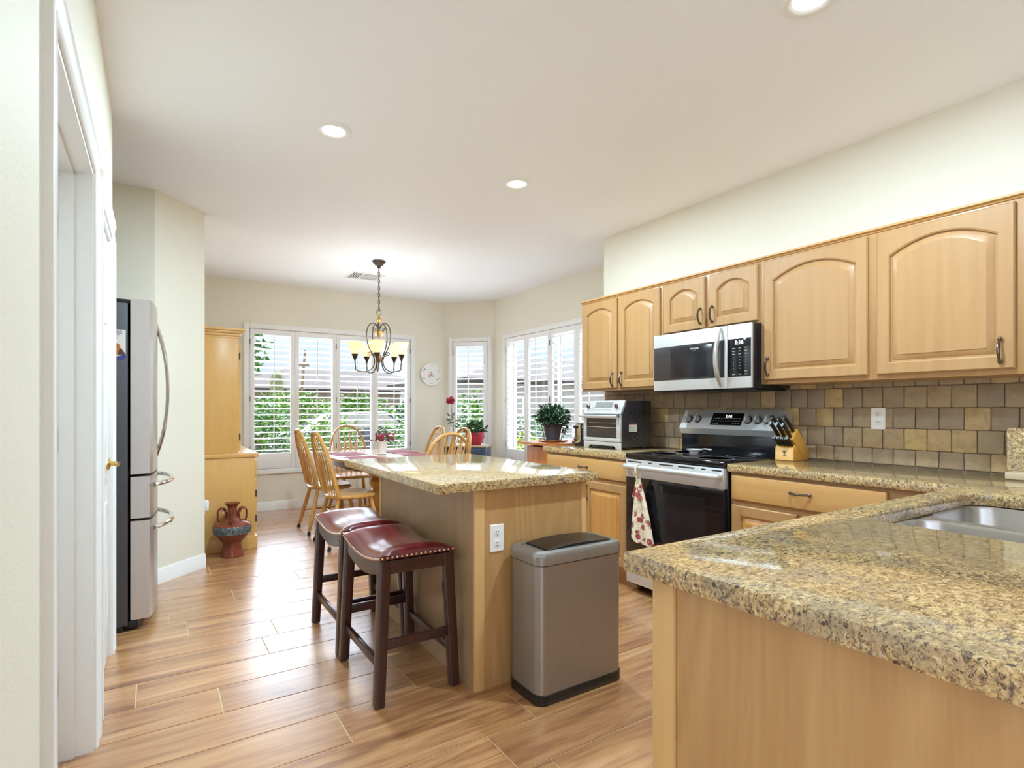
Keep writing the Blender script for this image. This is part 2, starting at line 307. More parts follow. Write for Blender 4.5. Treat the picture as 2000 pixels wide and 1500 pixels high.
# ------------------------------------------------------------------ mesh building
BASE = {}
class MB:
    def __init__(s): s.bm = bmesh.new(); s.mats = []
    def mi(s, m):
        if m not in s.mats: s.mats.append(m)
        return s.mats.index(m)
    def _take(s, faces, m):
        i = s.mi(m)
        for f in faces: f.material_index = i
    def box(s, x0, y0, z0, x1, y1, z1, m, bev=0.0, seg=2, mat=None):
        b = bmesh.new()
        vs = [b.verts.new((x, y, z)) for x in sorted((x0, x1)) for y in sorted((y0, y1)) for z in sorted((z0, z1))]
        for q in ((0, 1, 3, 2), (4, 6, 7, 5), (0, 4, 5, 1), (2, 3, 7, 6), (0, 2, 6, 4), (1, 5, 7, 3)): b.faces.new([vs[k] for k in q])
        if bev: bmesh.ops.bevel(b, geom=b.edges[:], offset=bev, segments=seg, profile=0.5, affect='EDGES', clamp_overlap=True)
        s._merge(b, m, mat); return s
    def _merge(s, b, m, mat=None):
        if mat is not None: bmesh.ops.transform(b, matrix=mat, verts=b.verts[:])
        i = s.mi(m); mp = {}
        for v in b.verts: mp[v] = s.bm.verts.new(v.co)
        for f in b.faces:
            try: n = s.bm.faces.new([mp[v] for v in f.verts]); n.material_index = i
            except ValueError: pass
        b.free()
    def loft(s, loops, m, caps=(True, True), closed=True, mat=None):
        b = bmesh.new(); rows = [[b.verts.new(p) for p in lp] for lp in loops]; n = len(rows[0])
        for r0, r1 in zip(rows, rows[1:]):
            for k in range(n if closed else n - 1):
                q = [r0[k], r0[(k + 1) % n], r1[(k + 1) % n], r1[k]]
                b.faces.new(q)
        if caps[0]: b.faces.new(rows[0][::-1])
        if caps[1]: b.faces.new(rows[-1])
        if caps == (True, True): bmesh.ops.recalc_face_normals(b, faces=b.faces[:])
        s._merge(b, m, mat); return s
    def lathe(s, prof, m, c=(0, 0, 0), n=24, axis='z', caps=(True, True), mat=None):
        lp = []
        for r, z in prof:
            r = max(r, 1e-4); ring = []
            for k in range(n):
                a = 2 * pi * k / n; p = (r * cos(a), r * sin(a), z)
                if axis == 'x': p = (z, r * cos(a), r * sin(a))
                if axis == 'y': p = (r * sin(a), z, r * cos(a))
                ring.append((c[0] + p[0], c[1] + p[1], c[2] + p[2]))
            lp.append(ring)
        return s.loft(lp, m, caps, mat=mat)
    def tube(s, pts, r, m, n=8, closed=False, caps=True, flat=None, mat=None):
        pts = [Vector(p) for p in pts]; N = len(pts); lp = []
        rr = r if isinstance(r, (list, tuple)) else [r] * N
        prev = None
        for k in range(N):
            if closed: t = pts[(k + 1) % N] - pts[k - 1]
            else: t = pts[min(k + 1, N - 1)] - pts[max(k - 1, 0)]
            t.normalize()
            if prev is None:
                up = Vector((0, 0, 1)) if abs(t.z) < 0.9 else Vector((1, 0, 0)); u = t.cross(up).normalized()
            else: u = (prev - t * prev.dot(t)).normalized()
            prev = u; w = t.cross(u)
            fa, fb = flat if flat else (1, 1)
            lp.append([tuple(pts[k] + (u * cos(2 * pi * j / n) * fa + w * sin(2 * pi * j / n) * fb) * rr[k]) for j in range(n)])
        if closed: lp.append(lp[0]); return s.loft(lp, m, (False, False), mat=mat)
        return s.loft(lp, m, (caps, caps), mat=mat)
    def prism(s, poly, d0, d1, m, plane='xz', bev=0.0, mat=None):
        def P(a, b, d): return {'xz': (a, d, b), 'yz': (d, a, b), 'xy': (a, b, d)}[plane]
        b = bmesh.new(); v0 = [b.verts.new(P(a, c, d0)) for a, c in poly]; v1 = [b.verts.new(P(a, c, d1)) for a, c in poly]; n = len(poly)
        b.faces.new(v0); b.faces.new(v1[::-1])
        for k in range(n): b.faces.new([v0[k], v1[k], v1[(k + 1) % n], v0[(k + 1) % n]])
        bmesh.ops.recalc_face_normals(b, faces=b.faces[:])
        if bev: bmesh.ops.bevel(b, geom=b.edges[:], offset=bev, segments=2, profile=0.5, affect='EDGES', clamp_overlap=True)
        s._merge(b, m, mat); return s
    def sphere(s, c, r, m, n=12, sq=(1, 1, 1)):
        b = bmesh.new(); bmesh.ops.create_uvsphere(b, u_segments=n, v_segments=max(6, n * 2 // 3), radius=r)
        for v in b.verts: v.co = Vector((v.co.x * sq[0] + c[0], v.co.y * sq[1] + c[1], v.co.z * sq[2] + c[2]))
        s._merge(b, m); return s
    def holed(s, outer, holes, z0, z1, m, bev=0.004):
        """a slab with openings"""
        b = bmesh.new(); es = []
        for lp in [outer] + holes:
            vs = [b.verts.new((p[0], p[1], z1)) for p in lp]
            es += [b.edges.new((vs[k], vs[(k + 1) % len(vs)])) for k in range(len(vs))]
        bmesh.ops.triangle_fill(b, use_beauty=True, use_dissolve=False, edges=es, normal=(0, 0, 1))
        r = bmesh.ops.extrude_face_region(b, geom=b.faces[:])
        bmesh.ops.translate(b, vec=(0, 0, z0 - z1), verts=[g for g in r['geom'] if isinstance(g, bmesh.types.BMVert)])
        bmesh.ops.recalc_face_normals(b, faces=b.faces[:])
        if bev:
            ee = [x for x in b.edges if len(x.link_faces) == 2 and x.calc_face_angle(0) > 1.2 and abs(x.verts[0].co.z - x.verts[1].co.z) < 1e-5]
            bmesh.ops.bevel(b, geom=ee, offset=bev, segments=2, profile=0.5, affect='EDGES', clamp_overlap=True)
        s._merge(b, m); return s
    def quad(s, pts, m):
        f = s.bm.faces.new([s.bm.verts.new(p) for p in pts]); f.material_index = s.mi(m); return s
    def build(s, name, parent=None, ang=32, smooth=True, mat=None):
        if parent is not None and parent.name in BASE:
            bmesh.ops.translate(s.bm, vec=-Vector(BASE[parent.name]), verts=s.bm.verts[:])
        if mat is not None: bmesh.ops.transform(s.bm, matrix=mat, verts=s.bm.verts[:])
        me = bpy.data.meshes.new(name); s.bm.to_mesh(me); s.bm.free()
        for m in s.mats: me.materials.append(m)
        if smooth:
            me.polygons.foreach_set('use_smooth', [True] * len(me.polygons)); me.set_sharp_from_angle(angle=R(ang))
        o = bpy.data.objects.new(name, me); COL.objects.link(o)
        if parent is not None:
            o.parent = parent
            if parent.name in BASE: BASE[o.name] = BASE[parent.name]
        return o
def tag(o, label=None, cat=None, group=None, kind=None):
    if label: o['label'] = label
    if cat: o['category'] = cat
    if group: o['group'] = group
    if kind: o['kind'] = kind
    return o
def thing(name, label, cat, base=(0, 0, 0), group=None):
    """the thing's root at its base; parts are modelled in room coordinates"""
    o = bpy.data.objects.new(name, None); o.empty_display_size = 0.1; COL.objects.link(o); o.location = base
    BASE[o.name] = tuple(base); return tag(o, label, cat, group)
def solid(name, mb, label, cat, base, group=None, **k):
    """a thing that is one mesh; origin at its base"""
    bmesh.ops.translate(mb.bm, vec=-Vector(base), verts=mb.bm.verts[:]); o = mb.build(name, **k); o.location = base
    return tag(o, label, cat, group)
def struct(name, mb, parent=None, **k):
    o = mb.build(name, parent, **k)
    if parent is None: o['kind'] = 'structure'
    return o
def copy_tree(o, parent=None):
    c = o.copy(); COL.objects.link(c); c.parent = parent
    for ch in [x for x in bpy.data.objects if x.parent == o]: copy_tree(ch, c)
    return c
def text_mesh(txt, size, m, name, parent, loc, rot, depth=0.0006, bold=False):
    cu = bpy.data.curves.new('t', 'FONT'); cu.body = txt; cu.size = size; cu.align_x = 'CENTER'; cu.align_y = 'CENTER'; cu.extrude = depth
    cu.resolution_u = 3
    if bold: cu.offset = size * 0.02
    t = bpy.data.objects.new('t', cu); COL.objects.link(t)
    dg = bpy.context.evaluated_depsgraph_get(); me = bpy.data.meshes.new_from_object(t.evaluated_get(dg))
    bpy.data.objects.remove(t); bpy.data.curves.remove(cu)
    me.transform(Matrix.Translation(Vector(loc)) @ rot)
    if parent.name in BASE: me.transform(Matrix.Translation(-Vector(BASE[parent.name])))
    me.name = name; me.materials.clear(); me.materials.append(m); o = bpy.data.objects.new(name, me); COL.objects.link(o); o.parent = parent
    if parent.name in BASE: BASE[o.name] = BASE[parent.name]
    return o
FACE_NX = Matrix(((0, 0, -1, 0), (-1, 0, 0, 0), (0, 1, 0, 0), (0, 0, 0, 1)))   # text facing -x, reading towards -y
FACE_NY = Matrix(((1, 0, 0, 0), (0, 0, -1, 0), (0, 1, 0, 0), (0, 0, 0, 1)))    # text facing -y, reading towards +x
def rrect(x0, y0, x1, y1, r, n=5):
    out = []
    for cx, cy, a0 in ((x1 - r, y0 + r, -pi / 2), (x1 - r, y1 - r, 0), (x0 + r, y1 - r, pi / 2), (x0 + r, y0 + r, pi)):
        for k in range(n + 1):
            a = a0 + pi / 2 * k / n; out.append((cx + r * cos(a), cy + r * sin(a)))
    return out
def tone_attr(o, fn):
    """one tone per island-of-faces, stored on the faces' corners"""
    me = o.data; at = me.color_attributes.new('tone', 'FLOAT_COLOR', 'CORNER'); d = []
    for p in me.polygons:
        c = fn(p)
        for _ in p.loop_indices: d += c
    at.data.foreach_set('color', d)

# ------------------------------------------------------------------ the room
H = 2.743; XW = 3.353; XL = -0.195; YB = 7.13; YE = 3.66; XN = 3.99; XH = 0.305
# floor
mb = MB(); mb.box(-5.5, -1.28, -0.05, 4.3, 7.4, -0.0025, M_GROUT)
P_ = 0.2365; y0 = 2.0 - 24 * P_
joints = {round((2.71 - y0) / P_): -0.077, round((2.475 - y0) / P_): 0.223, round((2.0 - y0) / P_): 0.60, round((2.24 - y0) / P_): 0.952,
          round((3.43 - y0) / P_): 0.14, round((1.527 - y0) / P_): 1.03, round((1.763 - y0) / P_): 1.257, round((4.13 - y0) / P_): 0.86, round((4.37 - y0) / P_): 0.586,
          round((4.60 - y0) / P_): 0.33}
tones = []
for r in range(0, 48):
    a = y0 + r * P_
    if a < -1.26 or a + P_ > 7.35: continue
    j = joints.get(r, random.uniform(0, 1.22)); x = j - 1.22 * 6
    while x < 4.2:
        t = [random.random(), random.random(), random.random(), 1.0]
        x0_, x1_ = max(x + 0.002, -5.4), min(x + 1.218, 4.25)
        if x1_ - x0_ > 0.05:
            b = bmesh.new(); g = 0.002
            lo = [(x0_, a + g, -0.004), (x1_, a + g, -0.004), (x1_, a + P_ - g, -0.004), (x0_, a + P_ - g, -0.004)]
            hi = [(x0_ + .001, a + g + .001, 0), (x1_ - .001, a + g + .001, 0), (x1_ - .001, a + P_ - g - .001, 0), (x0_ + .001, a + P_ - g - .001, 0)]
            n0 = len(mb.bm.faces); b.free(); mb.loft([lo, hi], M_PLANK, (False, True)); tones += [t] * (len(mb.bm.faces) - n0)
        x += 1.22
o = struct('floor', mb, ang=20); nb = len(o.data.polygons) - len(tones)
tone_attr(o, lambda p: tones[p.index - nb] if p.index >= nb else [0, 0, 0, 1])
# ceiling with round cut-outs is left whole: the lamps are surface rings
struct('ground', MB().box(-12, -9, -0.25, 9, -1.28, -0.02, M_BOUNCE))  # unseen pale ground added behind the camera to bounce light inside
struct('ceiling', MB().box(-4.2, -3.4, H, 4.3, 7.4, H + 0.12, M_CEIL))
# left wall, with the near doorway and the pantry door opening
D1a, D1b, D2a, D2b, DH, YL = 1.53, 2.46, 2.76, 3.36, 2.07, 3.47
mb = MB(); t0, t1 = XL - 0.14, XL
mb.box(t0, 0.2, 0, t1, D1a, H, M_WALL, 0.0); mb.box(t0, D1a, DH, t1, D1b, H, M_WALL); mb.box(t0, D1b, 0, t1, D2a, H, M_WALL)
mb.box(t0, D2a, DH, t1, D2b, H, M_WALL); mb.box(t0, D2b, 0, t1, YL, H, M_WALL); mb.box(-1.02, YL - 0.10, 0, t0, YL, H, M_WALL)
struct('wall_left', mb)
mb = MB(); mb.box(-1.12, YL, 0, -1.0, 4.62, H, M_WALL); mb.box(-1.12, 4.53, 0, -0.016, 4.62, H, M_WALL)
mb.prism([(-0.016, 4.53), (0.305, 4.845), (0.305, 4.9), (-0.016, 4.62)], 0, H, M_WALL, 'xy')
struct('wall_alcove', mb)
struct('wall_dining', MB().box(XH - 0.12, 4.845, 0, XH, YB + 0.15, H, M_WALL))
# back wall with the wide window
WZ0, WZ1 = 0.50, 2.18
def wall_hole(mb, L, a0, a1, z0, z1, T, mat):
    mb.box(0, 0, 0, a0, T, H, M_WALL, mat=mat); mb.box(a1, 0, 0, L, T, H, M_WALL, mat=mat)
    mb.box(a0, 0, 0, a1, T, z0, M_WALL, mat=mat); mb.box(a0, 0, z1, a1, T, H, M_WALL, mat=mat)
def frame_of(p, q):
    """local x runs along the wall seen from the room left to right, y outwards"""
    p, q = Vector((*p, 0)), Vector((*q, 0)); ex = (q - p).normalized(); ey = Vector((-ex.y, ex.x, 0))
    return Matrix(((ex.x, ey.x, 0, p.x), (ex.y, ey.y, 0, p.y), (0, 0, 1, 0), (0, 0, 0, 1))), (q - p).length
FB, LB = frame_of((XH, YB), (3.46, YB)); FA, LA = frame_of((3.46, YB), (XN, 6.62)); FR, LR = frame_of((XN, 6.62), (XN, YE - 0.1))
mb = MB(); wall_hole(mb, LB, 0.60, 2.63, WZ0, WZ1, 0.15, FB); struct('wall_back', mb)
mb = MB(); wall_hole(mb, LA, 0.13, 0.645, WZ0, WZ1, 0.15, FA); struct('wall_bay', mb)
RA0, RA1 = 0.34, 2.36
mb = MB(); wall_hole(mb, LR, RA0, RA1, WZ0, WZ1, 0.15, FR); struct('wall_nook', mb)
mb = MB(); mb.box(XW, -3.4, 0, XW + 0.12, YE, H, M_WALL); mb.box(XW + 0.12, YE - 0.1, 0, XN + 0.15, YE, H, M_WALL); struct('wall_right', mb)
struct('wall_light_block', MB().box(0.2, -3.4, 0, 3.35, -3.28, H, M_WALL))  # unseen wall put in to hold back sky light from behind
# baseboards
def baseboard(name, p, q, h=0.105, t=0.014):
    F, L = frame_of(p, q); mb = MB()
    prof = [(0, 0), (-t, 0), (-t, h * 0.62), (-t * 0.75, h * 0.70), (-t * 0.75, h * 0.85), (-t * 0.35, h), (0, h)]
    mb.prism(prof, 0, L, M_TRIM, 'yz', mat=F); return struct(name, mb)
baseboard('baseboard_diagonal', (-0.016, 4.53), (0.305, 4.845))
baseboard('baseboard_back', (XH, YB), (3.46, YB)); baseboard('baseboard_bay', (3.46, YB), (XN, 6.62)); baseboard('baseboard_nook', (XN, 6.62), (XN, YE))
mb = MB(); mb.box(XL, D2b + 0.095, 0, XL + 0.013, YL + 0.013, 0.105, M_TRIM, 0.003); mb.box(-0.5, YL, 0, XL + 0.013, YL + 0.013, 0.105, M_TRIM, 0.003)
struct('baseboard_left', mb)
mb = MB(); mb.box(XL, D1b + 0.10, 0, XL + 0.013, D2a - 0.095, 0.105, M_TRIM, 0.003); struct('baseboard_pier', mb)
# casings and doors
def casing(name, a, b, h, w, depth):
    mb = MB(); pr = [(0.0, 0), (0.0, 1), (0.10, 1), (0.10, 0.80), (0.22, 0.66), (0.22, 0.60), (0.78, 0.52), (0.80, 0.80), (0.93, 0.70), (1.0, 0.45), (1.0, 0)]
    pr = [(0.0, 0), (0.0, 0.92), (0.03, 1), (0.24, 1), (0.28, 0.82), (0.34, 0.70), (0.74, 0.60), (0.78, 0.80), (0.94, 0.72), (1.0, 0.5), (1.0, 0)]
    mb.prism([(XL + depth * q, a - w + w * p) for p, q in pr], 0, h, M_TRIM, 'xy'); mb.prism([(XL + depth * q, b + w - w * p) for p, q in pr], 0, h, M_TRIM, 'xy')
    mb.prism([(XL + depth * q, h + w - w * p) for p, q in pr], a - w, b + w, M_TRIM, 'xz')
    # jamb lining and stop
    mb.box(t0 - .001, a + .0005, 0, XL + .002, a + 0.018, h - .0005, M_TRIM); mb.box(t0 - .001, b - 0.018, 0, XL + .002, b - .0005, h - .0005, M_TRIM); mb.box(t0 - .001, a + 0.018, h - 0.018, XL + .002, b - 0.018, h - .0005, M_TRIM)
    return mb
mb = casing('trim_1', D1a, D1b, DH, 0.10, 0.020)
mb.box(XL - 0.092, D1b - 0.030, 0, XL - 0.05, D1b - 0.018, DH, M_TRIM, 0.002); mb.box(XL - 0.092, D1a, DH - 0.030, XL - 0.05, D1b, DH - 0.018, M_TRIM, 0.002)
T1 = struct('trim_1', mb)
for z in (0.26, 1.11, 1.86):
    h_ = MB(); h_.prism(rrect(XL - 0.138, z - 0.05, XL - 0.094, z + 0.05, 0.014, 4), D1b - 0.021, D1b - 0.0185, M_BRASSD, 'xz'); h_.lathe([(0.006, D1b - 0.023), (0.006, D1b - 0.0215)], M_DARK, (XL - 0.116, 0, z), 8, 'y')
    h_.build('hinge', T1)
struct('door_1', MB().box(t0 - 0.04, D1a + 0.02, 0.008, t0 - 0.002, D1b - 0.02, DH - 0.02, M_TRIM, 0.002))
mb = casing('trim_2', D2a, D2b, DH, 0.09, 0.018); struct('trim_2', mb)
# panelled pantry door, closed
mb = MB(); dx = XL - 0.012; mb.box(dx - 0.035, D2a + 0.02, 0.01, dx, D2b - 0.02, DH - 0.02, M_TRIM, 0.002)
DR = struct('door_2', mb)
for ya, yb, za, zb in ((D2a + .10, D2b - .34 + .0, 0.22, 0.78), (D2a + .10, D2b - .34, 0.95, 1.52), (D2a + .10, D2b - .34, 1.62, 1.93), (D2b - .28, D2b - .09, 0.22, 0.78), (D2b - .28, D2b - .09, 0.95, 1.52), (D2b - .28, D2b - .09, 1.62, 1.93)):
    p = MB(); L = lambda i, w: [(dx + w, ya + i, za + i), (dx + w, yb - i, za + i), (dx + w, yb - i, zb - i), (dx + w, ya + i, zb - i)]
    p.loft([L(0, -0.004), L(0, 0.003), L(0.012, 0.007), L(0.035, 0.001), L(0.05, 0.005)], M_TRIM); p.build('panel', DR)
for z in (0.25, 1.11, 1.87):
    h_ = MB(); h_.box(XL - 0.012, D2a + 0.006, z - 0.05, XL - 0.005, D2a + 0.045, z + 0.05, M_BRASS, 0.001); h_.lathe([(0.006, -0.052), (0.006, -0.018), (0.0052, -0.017), (0.006, -0.016), (0.006, 0.016), (0.0052, 0.017), (0.006, 0.018), (0.006, 0.052)], M_BRASS, (XL - 0.002, D2a + 0.024, z), 8)
    h_.build('hinge', DR)
k = MB(); k.lathe([(0.031, dx), (0.031, dx + 0.006), (0.024, dx + 0.012), (0.011, dx + 0.016), (0.011, dx + 0.04)], M_BRASS, (0, D2b - 0.075, 0.955), 18, 'x')
k.tube([(dx + 0.042, D2b - 0.07, 0.955), (dx + 0.046, D2b - 0.10, 0.957), (dx + 0.043, D2b - 0.15, 0.953), (dx + 0.048, D2b - 0.18, 0.955)], [0.010, 0.010, 0.008, 0.007], M_BRASS, 8); k.build('door_handle', DR)

# ------------------------------------------------------------------ windows and plantation shutters
SH = []
def window(idx, F, a0, a1, splits):
    z0, z1 = WZ0, WZ1; mb = MB(); fw = 0.06; fd = 0.035
    for b in ((a0 - fw, -fd, z0 - fw, a0, 0.0, z1 + fw), (a1, -fd, z0 - fw, a1 + fw, 0.0, z1 + fw), (a0, -fd, z1, a1, 0.0, z1 + fw), (a0, -fd, z0 - fw, a1, 0.0, z0)):
        mb.box(*b, M_TRIM, 0.006, mat=F)
    for b in ((a0, 0, z0, a0 + 0.012, 0.15, z1), (a1 - 0.012, 0, z0, a1, 0.15, z1), (a0, 0, z1 - 0.012, a1, 0.15, z1), (a0, 0, z0, a1, 0.15, z0 + 0.012)): mb.box(*b, M_TRIM, mat=F)
    n = max(1, round((a1 - a0) / 1.0))                                     # sash bars beside the glass
    for k in range(n + 1):
        x = a0 + (a1 - a0) * k / n; mb.box(max(a0, x - 0.02), 0.10, z0, min(a1, x + 0.02), 0.135, z1, M_TRIM, mat=F)
    mb.box(a0, 0.10, z0, a1, 0.135, z0 + 0.04, M_TRIM, mat=F); mb.box(a0, 0.10, z1 - 0.04, a1, 0.135, z1, M_TRIM, mat=F)
    w = struct('window_%d' % idx, mb)
    g = MB(); g.quad([tuple(F @ Vector(p)) for p in ((a0, 0.118, z0), (a1, 0.118, z0), (a1, 0.118, z1), (a0, 0.118, z1))], M_GLASS); g.build('pane', w, smooth=False)
def shutter(F, p0, p1, label, group, hinge_left, rodf=0.5):
    z0, z1 = WZ0 + 0.004, WZ1 - 0.004; st = 0.048; y0_, y1_ = -0.030, 0.0
    base = tuple(F @ Vector((p0, 0, z0))); t = thing('plantation_shutter', label, 'shutter', base, group)
    fr = MB(); q0, q1 = 0.69, 2.115
    for b in ((p0 + .001, y0_, z0, p0 + st, y1_, z1), (p1 - st, y0_, z0, p1 - .001, y1_, z1), (p0 + st, y0_, z0, p1 - st, y1_, q0), (p0 + st, y0_, q1, p1 - st, y1_, z1)): fr.box(*b, M_SHUT, 0.003, mat=F)
    fr.build('shutter_frame', t)
    lv = MB(); n = 20; pitch = (q1 - q0) / n
    for k in range(n):
        zc = q0 + pitch * (k + 0.5); prof = []
        for j in range(10):
            a = 2 * pi * j / 10; prof.append((-0.015 + 0.037 * cos(a), zc + 0.0052 * sin(a) - 0.004 * cos(a)))
        lv.prism(prof, p0 + st + 0.002, p1 - st - 0.002, M_SHUT, 'yz', mat=F)
    lv.build('louvers', t, ang=60)
    rd = MB(); xr = p0 + st + (p1 - p0 - 2 * st) * rodf; rd.box(xr - 0.006, -0.068, q0 + 0.03, xr + 0.006, -0.056, q1 - 0.02, M_SHUT, 0.002, mat=F); rd.build('tilt_rod', t)
    hx = p0 if hinge_left else p1
    for z in (0.75, 1.34, 2.02):
        h_ = MB(); h_.lathe([(0.004, z - 0.032), (0.004, z + 0.032)], M_PEWTER, tuple(F @ Vector((hx, -0.036, 0)))[:2] + (0,), 8); h_.build('hinge', t)
window(1, FB, 0.60, 2.63, 4); window(2, FA, 0.13, 0.645, 1); window(3, FR, RA0, RA1, 4)
GB = 'plantation shutters of the wide back window'; GR = 'plantation shutters of the right-hand window'
wL = 0.61; w4 = (2.62 - 0.61) / 4
for k, l in enumerate(('white louvered shutter next to the wooden hutch', 'white louvered shutter behind the backs of two oak chairs, second from the hutch',
                       'white louvered shutter directly left of the chandelier stem, third from the hutch', 'white louvered shutter behind the chandelier, nearest the wall plate')):
    shutter(FB, wL + k * w4, wL + (k + 1) * w4, l, GB, k % 2 == 0, 0.52)
shutter(FA, 0.14, 0.635, 'narrow single white shutter on the angled bay wall beside the plate', 'plantation shutter of the bay', True, 0.47)
r4 = (RA1 - RA0 - 0.02) / 4
for k, l in enumerate(('white shutter nearest the angled bay in the right window', 'second white shutter from the bay in the right window',
                       'third white shutter from the bay, above the potted ivy', 'white shutter nearest the maple wall cabinet, partly behind it')):
    shutter(FR, RA0 + 0.01 + k * r4, RA0 + 0.01 + (k + 1) * r4, l, GR, k % 2 == 0, 0.5)

# ------------------------------------------------------------------ cabinet helpers (fronts face -x)
def door_loops(W_, H_, T, arch, a=0.055, rise=0.05):
    nb, ns, ntp = 4, 6, 16
    def outer(i, w):
        pts = [(i + (W_ - 2 * i) * k / nb, i) for k in range(nb)] + [(W_ - i, i + (H_ - 2 * i) * k / ns) for k in range(ns)]
        pts += [(W_ - i - (W_ - 2 * i) * k / ntp, H_ - i) for k in range(ntp)] + [(i, H_ - i - (H_ - 2 * i) * k / ns) for k in range(ns)]
        return [(x, y, w) for x, y in pts]
    def inner(i, w):
        x0, x1, yb = a + i, W_ - a - i, a + i; yt = H_ - a - i; ys = yt - (rise if arch else 0); c = (x0 + x1) / 2; hw = (x1 - x0) / 2
        top = lambda x: ys + (yt - ys) * (1 - ((x - c) / hw) ** 2)
        pts = [(x0 + (x1 - x0) * k / nb, yb) for k in range(nb)] + [(x1, yb + (ys - yb) * k / ns) for k in range(ns)]
        pts += [(x1 - (x1 - x0) * k / ntp, top(x1 - (x1 - x0) * k / ntp)) for k in range(ntp)] + [(x0, ys - (ys - yb) * k / ns) for k in range(ns)]
        return [(x, y, w) for x, y in pts]
    return outer, inner
def panel_door(W_, H_, T, arch, rise, m_frame, m_panel, P, parent, name='door'):
    """raised-panel door: local (u across, v up, w outwards) mapped by P"""
    outer, inner = door_loops(W_, H_, T, arch, min(0.058, W_ * 0.2), rise)
    f = lambda lp: [P(*p) for p in lp]
    fr = MB(); fr.loft([f(outer(0, 0)), f(outer(0, T - 0.006)), f(outer(0.005, T)), f(inner(-0.006, T)), f(inner(0, T - 0.004)), f(inner(0.002, T - 0.013))], m_frame, (True, False))
    fr.loft([f(inner(0.002, T - 0.013)), f(inner(0.008, T - 0.013)), f(inner(0.012, T - 0.010)), f(inner(0.034, T - 0.003)), f(inner(0.0345, T - 0.001)), f(inner(0.04, T - 0.001))], m_panel, (False, True))
    bmesh.ops.remove_doubles(fr.bm, verts=fr.bm.verts[:], dist=1e-5); bmesh.ops.recalc_face_normals(fr.bm, faces=fr.bm.faces[:])
    return fr.build(name, parent, ang=25)
def PX(x, y1, z0): return lambda u, v, w: (x - w, y1 - u, z0 + v)
def pull(parent, x, y, z, vertical=True, L=0.096, m=None):
    m = m or M_PEWTER; mb = MB(); pts = []; rr = []
    for k in range(13):
        t = -1 + 2 * k / 12; off = 0.008 + 0.022 * (1 - t * t) ** 0.7; q = t * L / 2
        pts.append((x - off, y, z + q) if vertical else (x - off, y + q, z)); rr.append(0.0050 + 0.0020 * (1 - abs(t)))
    mb.tube(pts, rr, m, 8)
    for t in (-1, 1):
        c = (x - 0.008, y, z + t * L / 2) if vertical else (x - 0.008, y + t * L / 2, z)
        mb.sphere(c, 0.0095, m, 10)
    return mb.build('handle', parent)
XU = 3.03; UZ0, UZ1 = 1.368, 2.105
def upper_cab(name, label, y0, y1, z0, doors, rise, pulls, z1=UZ1, cl=0.0):
    t = thing(name, label, 'wall cabinet', (XW, (y0 + y1) / 2, z0), 'maple wall cabinets')
    b = MB(); b.box(XU + 0.02, y0, z0, XW - 0.002, y1, z1, M_MAPLE); 
    # face frame
    st = 0.038
    b.box(XU, y0, z0, XU + 0.02, y1, z1, M_MAPLE, 0.001); b.build('cabinet_body', t)
    cr = MB(); cr.prism([(XU + 0.01, z1), (XU - 0.004, z1), (XU - 0.010, z1 + 0.010), (XU - 0.018, z1 + 0.012), (XU - 0.018, z1 + 0.022), (XW - 0.002, z1 + 0.022), (XW - 0.002, z1)], y0, y1 + cl, M_MAPLEY, 'xz'); cr.build('crown_moulding', t)
    for (a, b_, q0, q1), pl in zip(doors, pulls):
        d = panel_door(b_ - a, q1 - q0, 0.02, True, rise, M_MAPLE, M_MAPLE, PX(XU, b_, q0), t)
        pull(d, XU - 0.02, pl[0], pl[1])
    return t
upper_cab('wall_cabinet', 'maple wall cabinet with two narrow arched doors above the toaster oven', 2.695, 3.568, UZ0, [(3.145, 3.56, 1.385, 2.092), (2.71, 3.118, 1.385, 2.092)], 0.045, [(3.185, 1.455), (3.085, 1.455)], cl=0.016)
upper_cab('wall_cabinet', 'short maple wall cabinet with two small arched doors above the microwave', 1.932, 2.695, 1.738, [(2.325, 2.672, 1.752, 2.092), (1.948, 2.290, 1.752, 2.092)], 0.05, [(2.355, 1.835), (2.262, 1.835)])
upper_cab('wall_cabinet', 'large maple wall cabinet with two wide arched doors right of the microwave', 0.55, 1.932, UZ0, [(1.343, 1.908, 1.392, 2.092), (0.776, 1.302, 1.392, 2.092)], 0.065, [(1.878, 1.47), (0.822, 1.47)])

# base cabinets
XF = 2.70; CZ0, CZ1 = 0.872, 0.915
def base_body(mb, y0, y1, x1=XW - 0.002):
    mb.box(XF, y0, 0.10, x1, y1, CZ0, M_MAPLE, 0.001); mb.box(XF + 0.07, y0 + .001, 0, x1, y1 - .001, 0.10, M_MAPLES)
t = thing('base_cabinet', 'maple base cabinet with one wide drawer left of the stove, under the toaster oven', 'base cabinet', (3.0, 3.17, 0), 'maple base cabinets')
mb = MB(); base_body(mb, 2.69, 3.63); mb.build('cabinet_body', t)
def drawer(t, y0, y1, z0, z1):
    d = MB(); d.box(XF - 0.02, y0, z0, XF, y1, z1, M_MAPLEY, 0.006, 3); return d.build('drawer', t)
d = drawer(t, 2.705, 3.61, 0.72, 0.855); pull(d, XF - 0.02, 3.155, 0.79, False)
for a, b_, py in ((2.705, 3.145, 3.11), (3.17, 3.61, 3.205)):
    dd = panel_door(b_ - a, 0.56, 0.02, False, 0, M_MAPLE, M_MAPLES, PX(XF, b_, 0.13), t); pull(dd, XF - 0.02, py, 0.605)
t = thing('base_cabinet', 'maple base cabinet with a wide drawer in the corner right of the stove', 'base cabinet', (3.0, 1.4, 0), 'maple base cabinets')
mb = MB(); base_body(mb, 0.86, 1.905); mb.box(XF - 0.004, 0.90, 0.80, XF - 0.001, 1.03, 0.826, M_DARK); mb.build('cabinet_body', t)
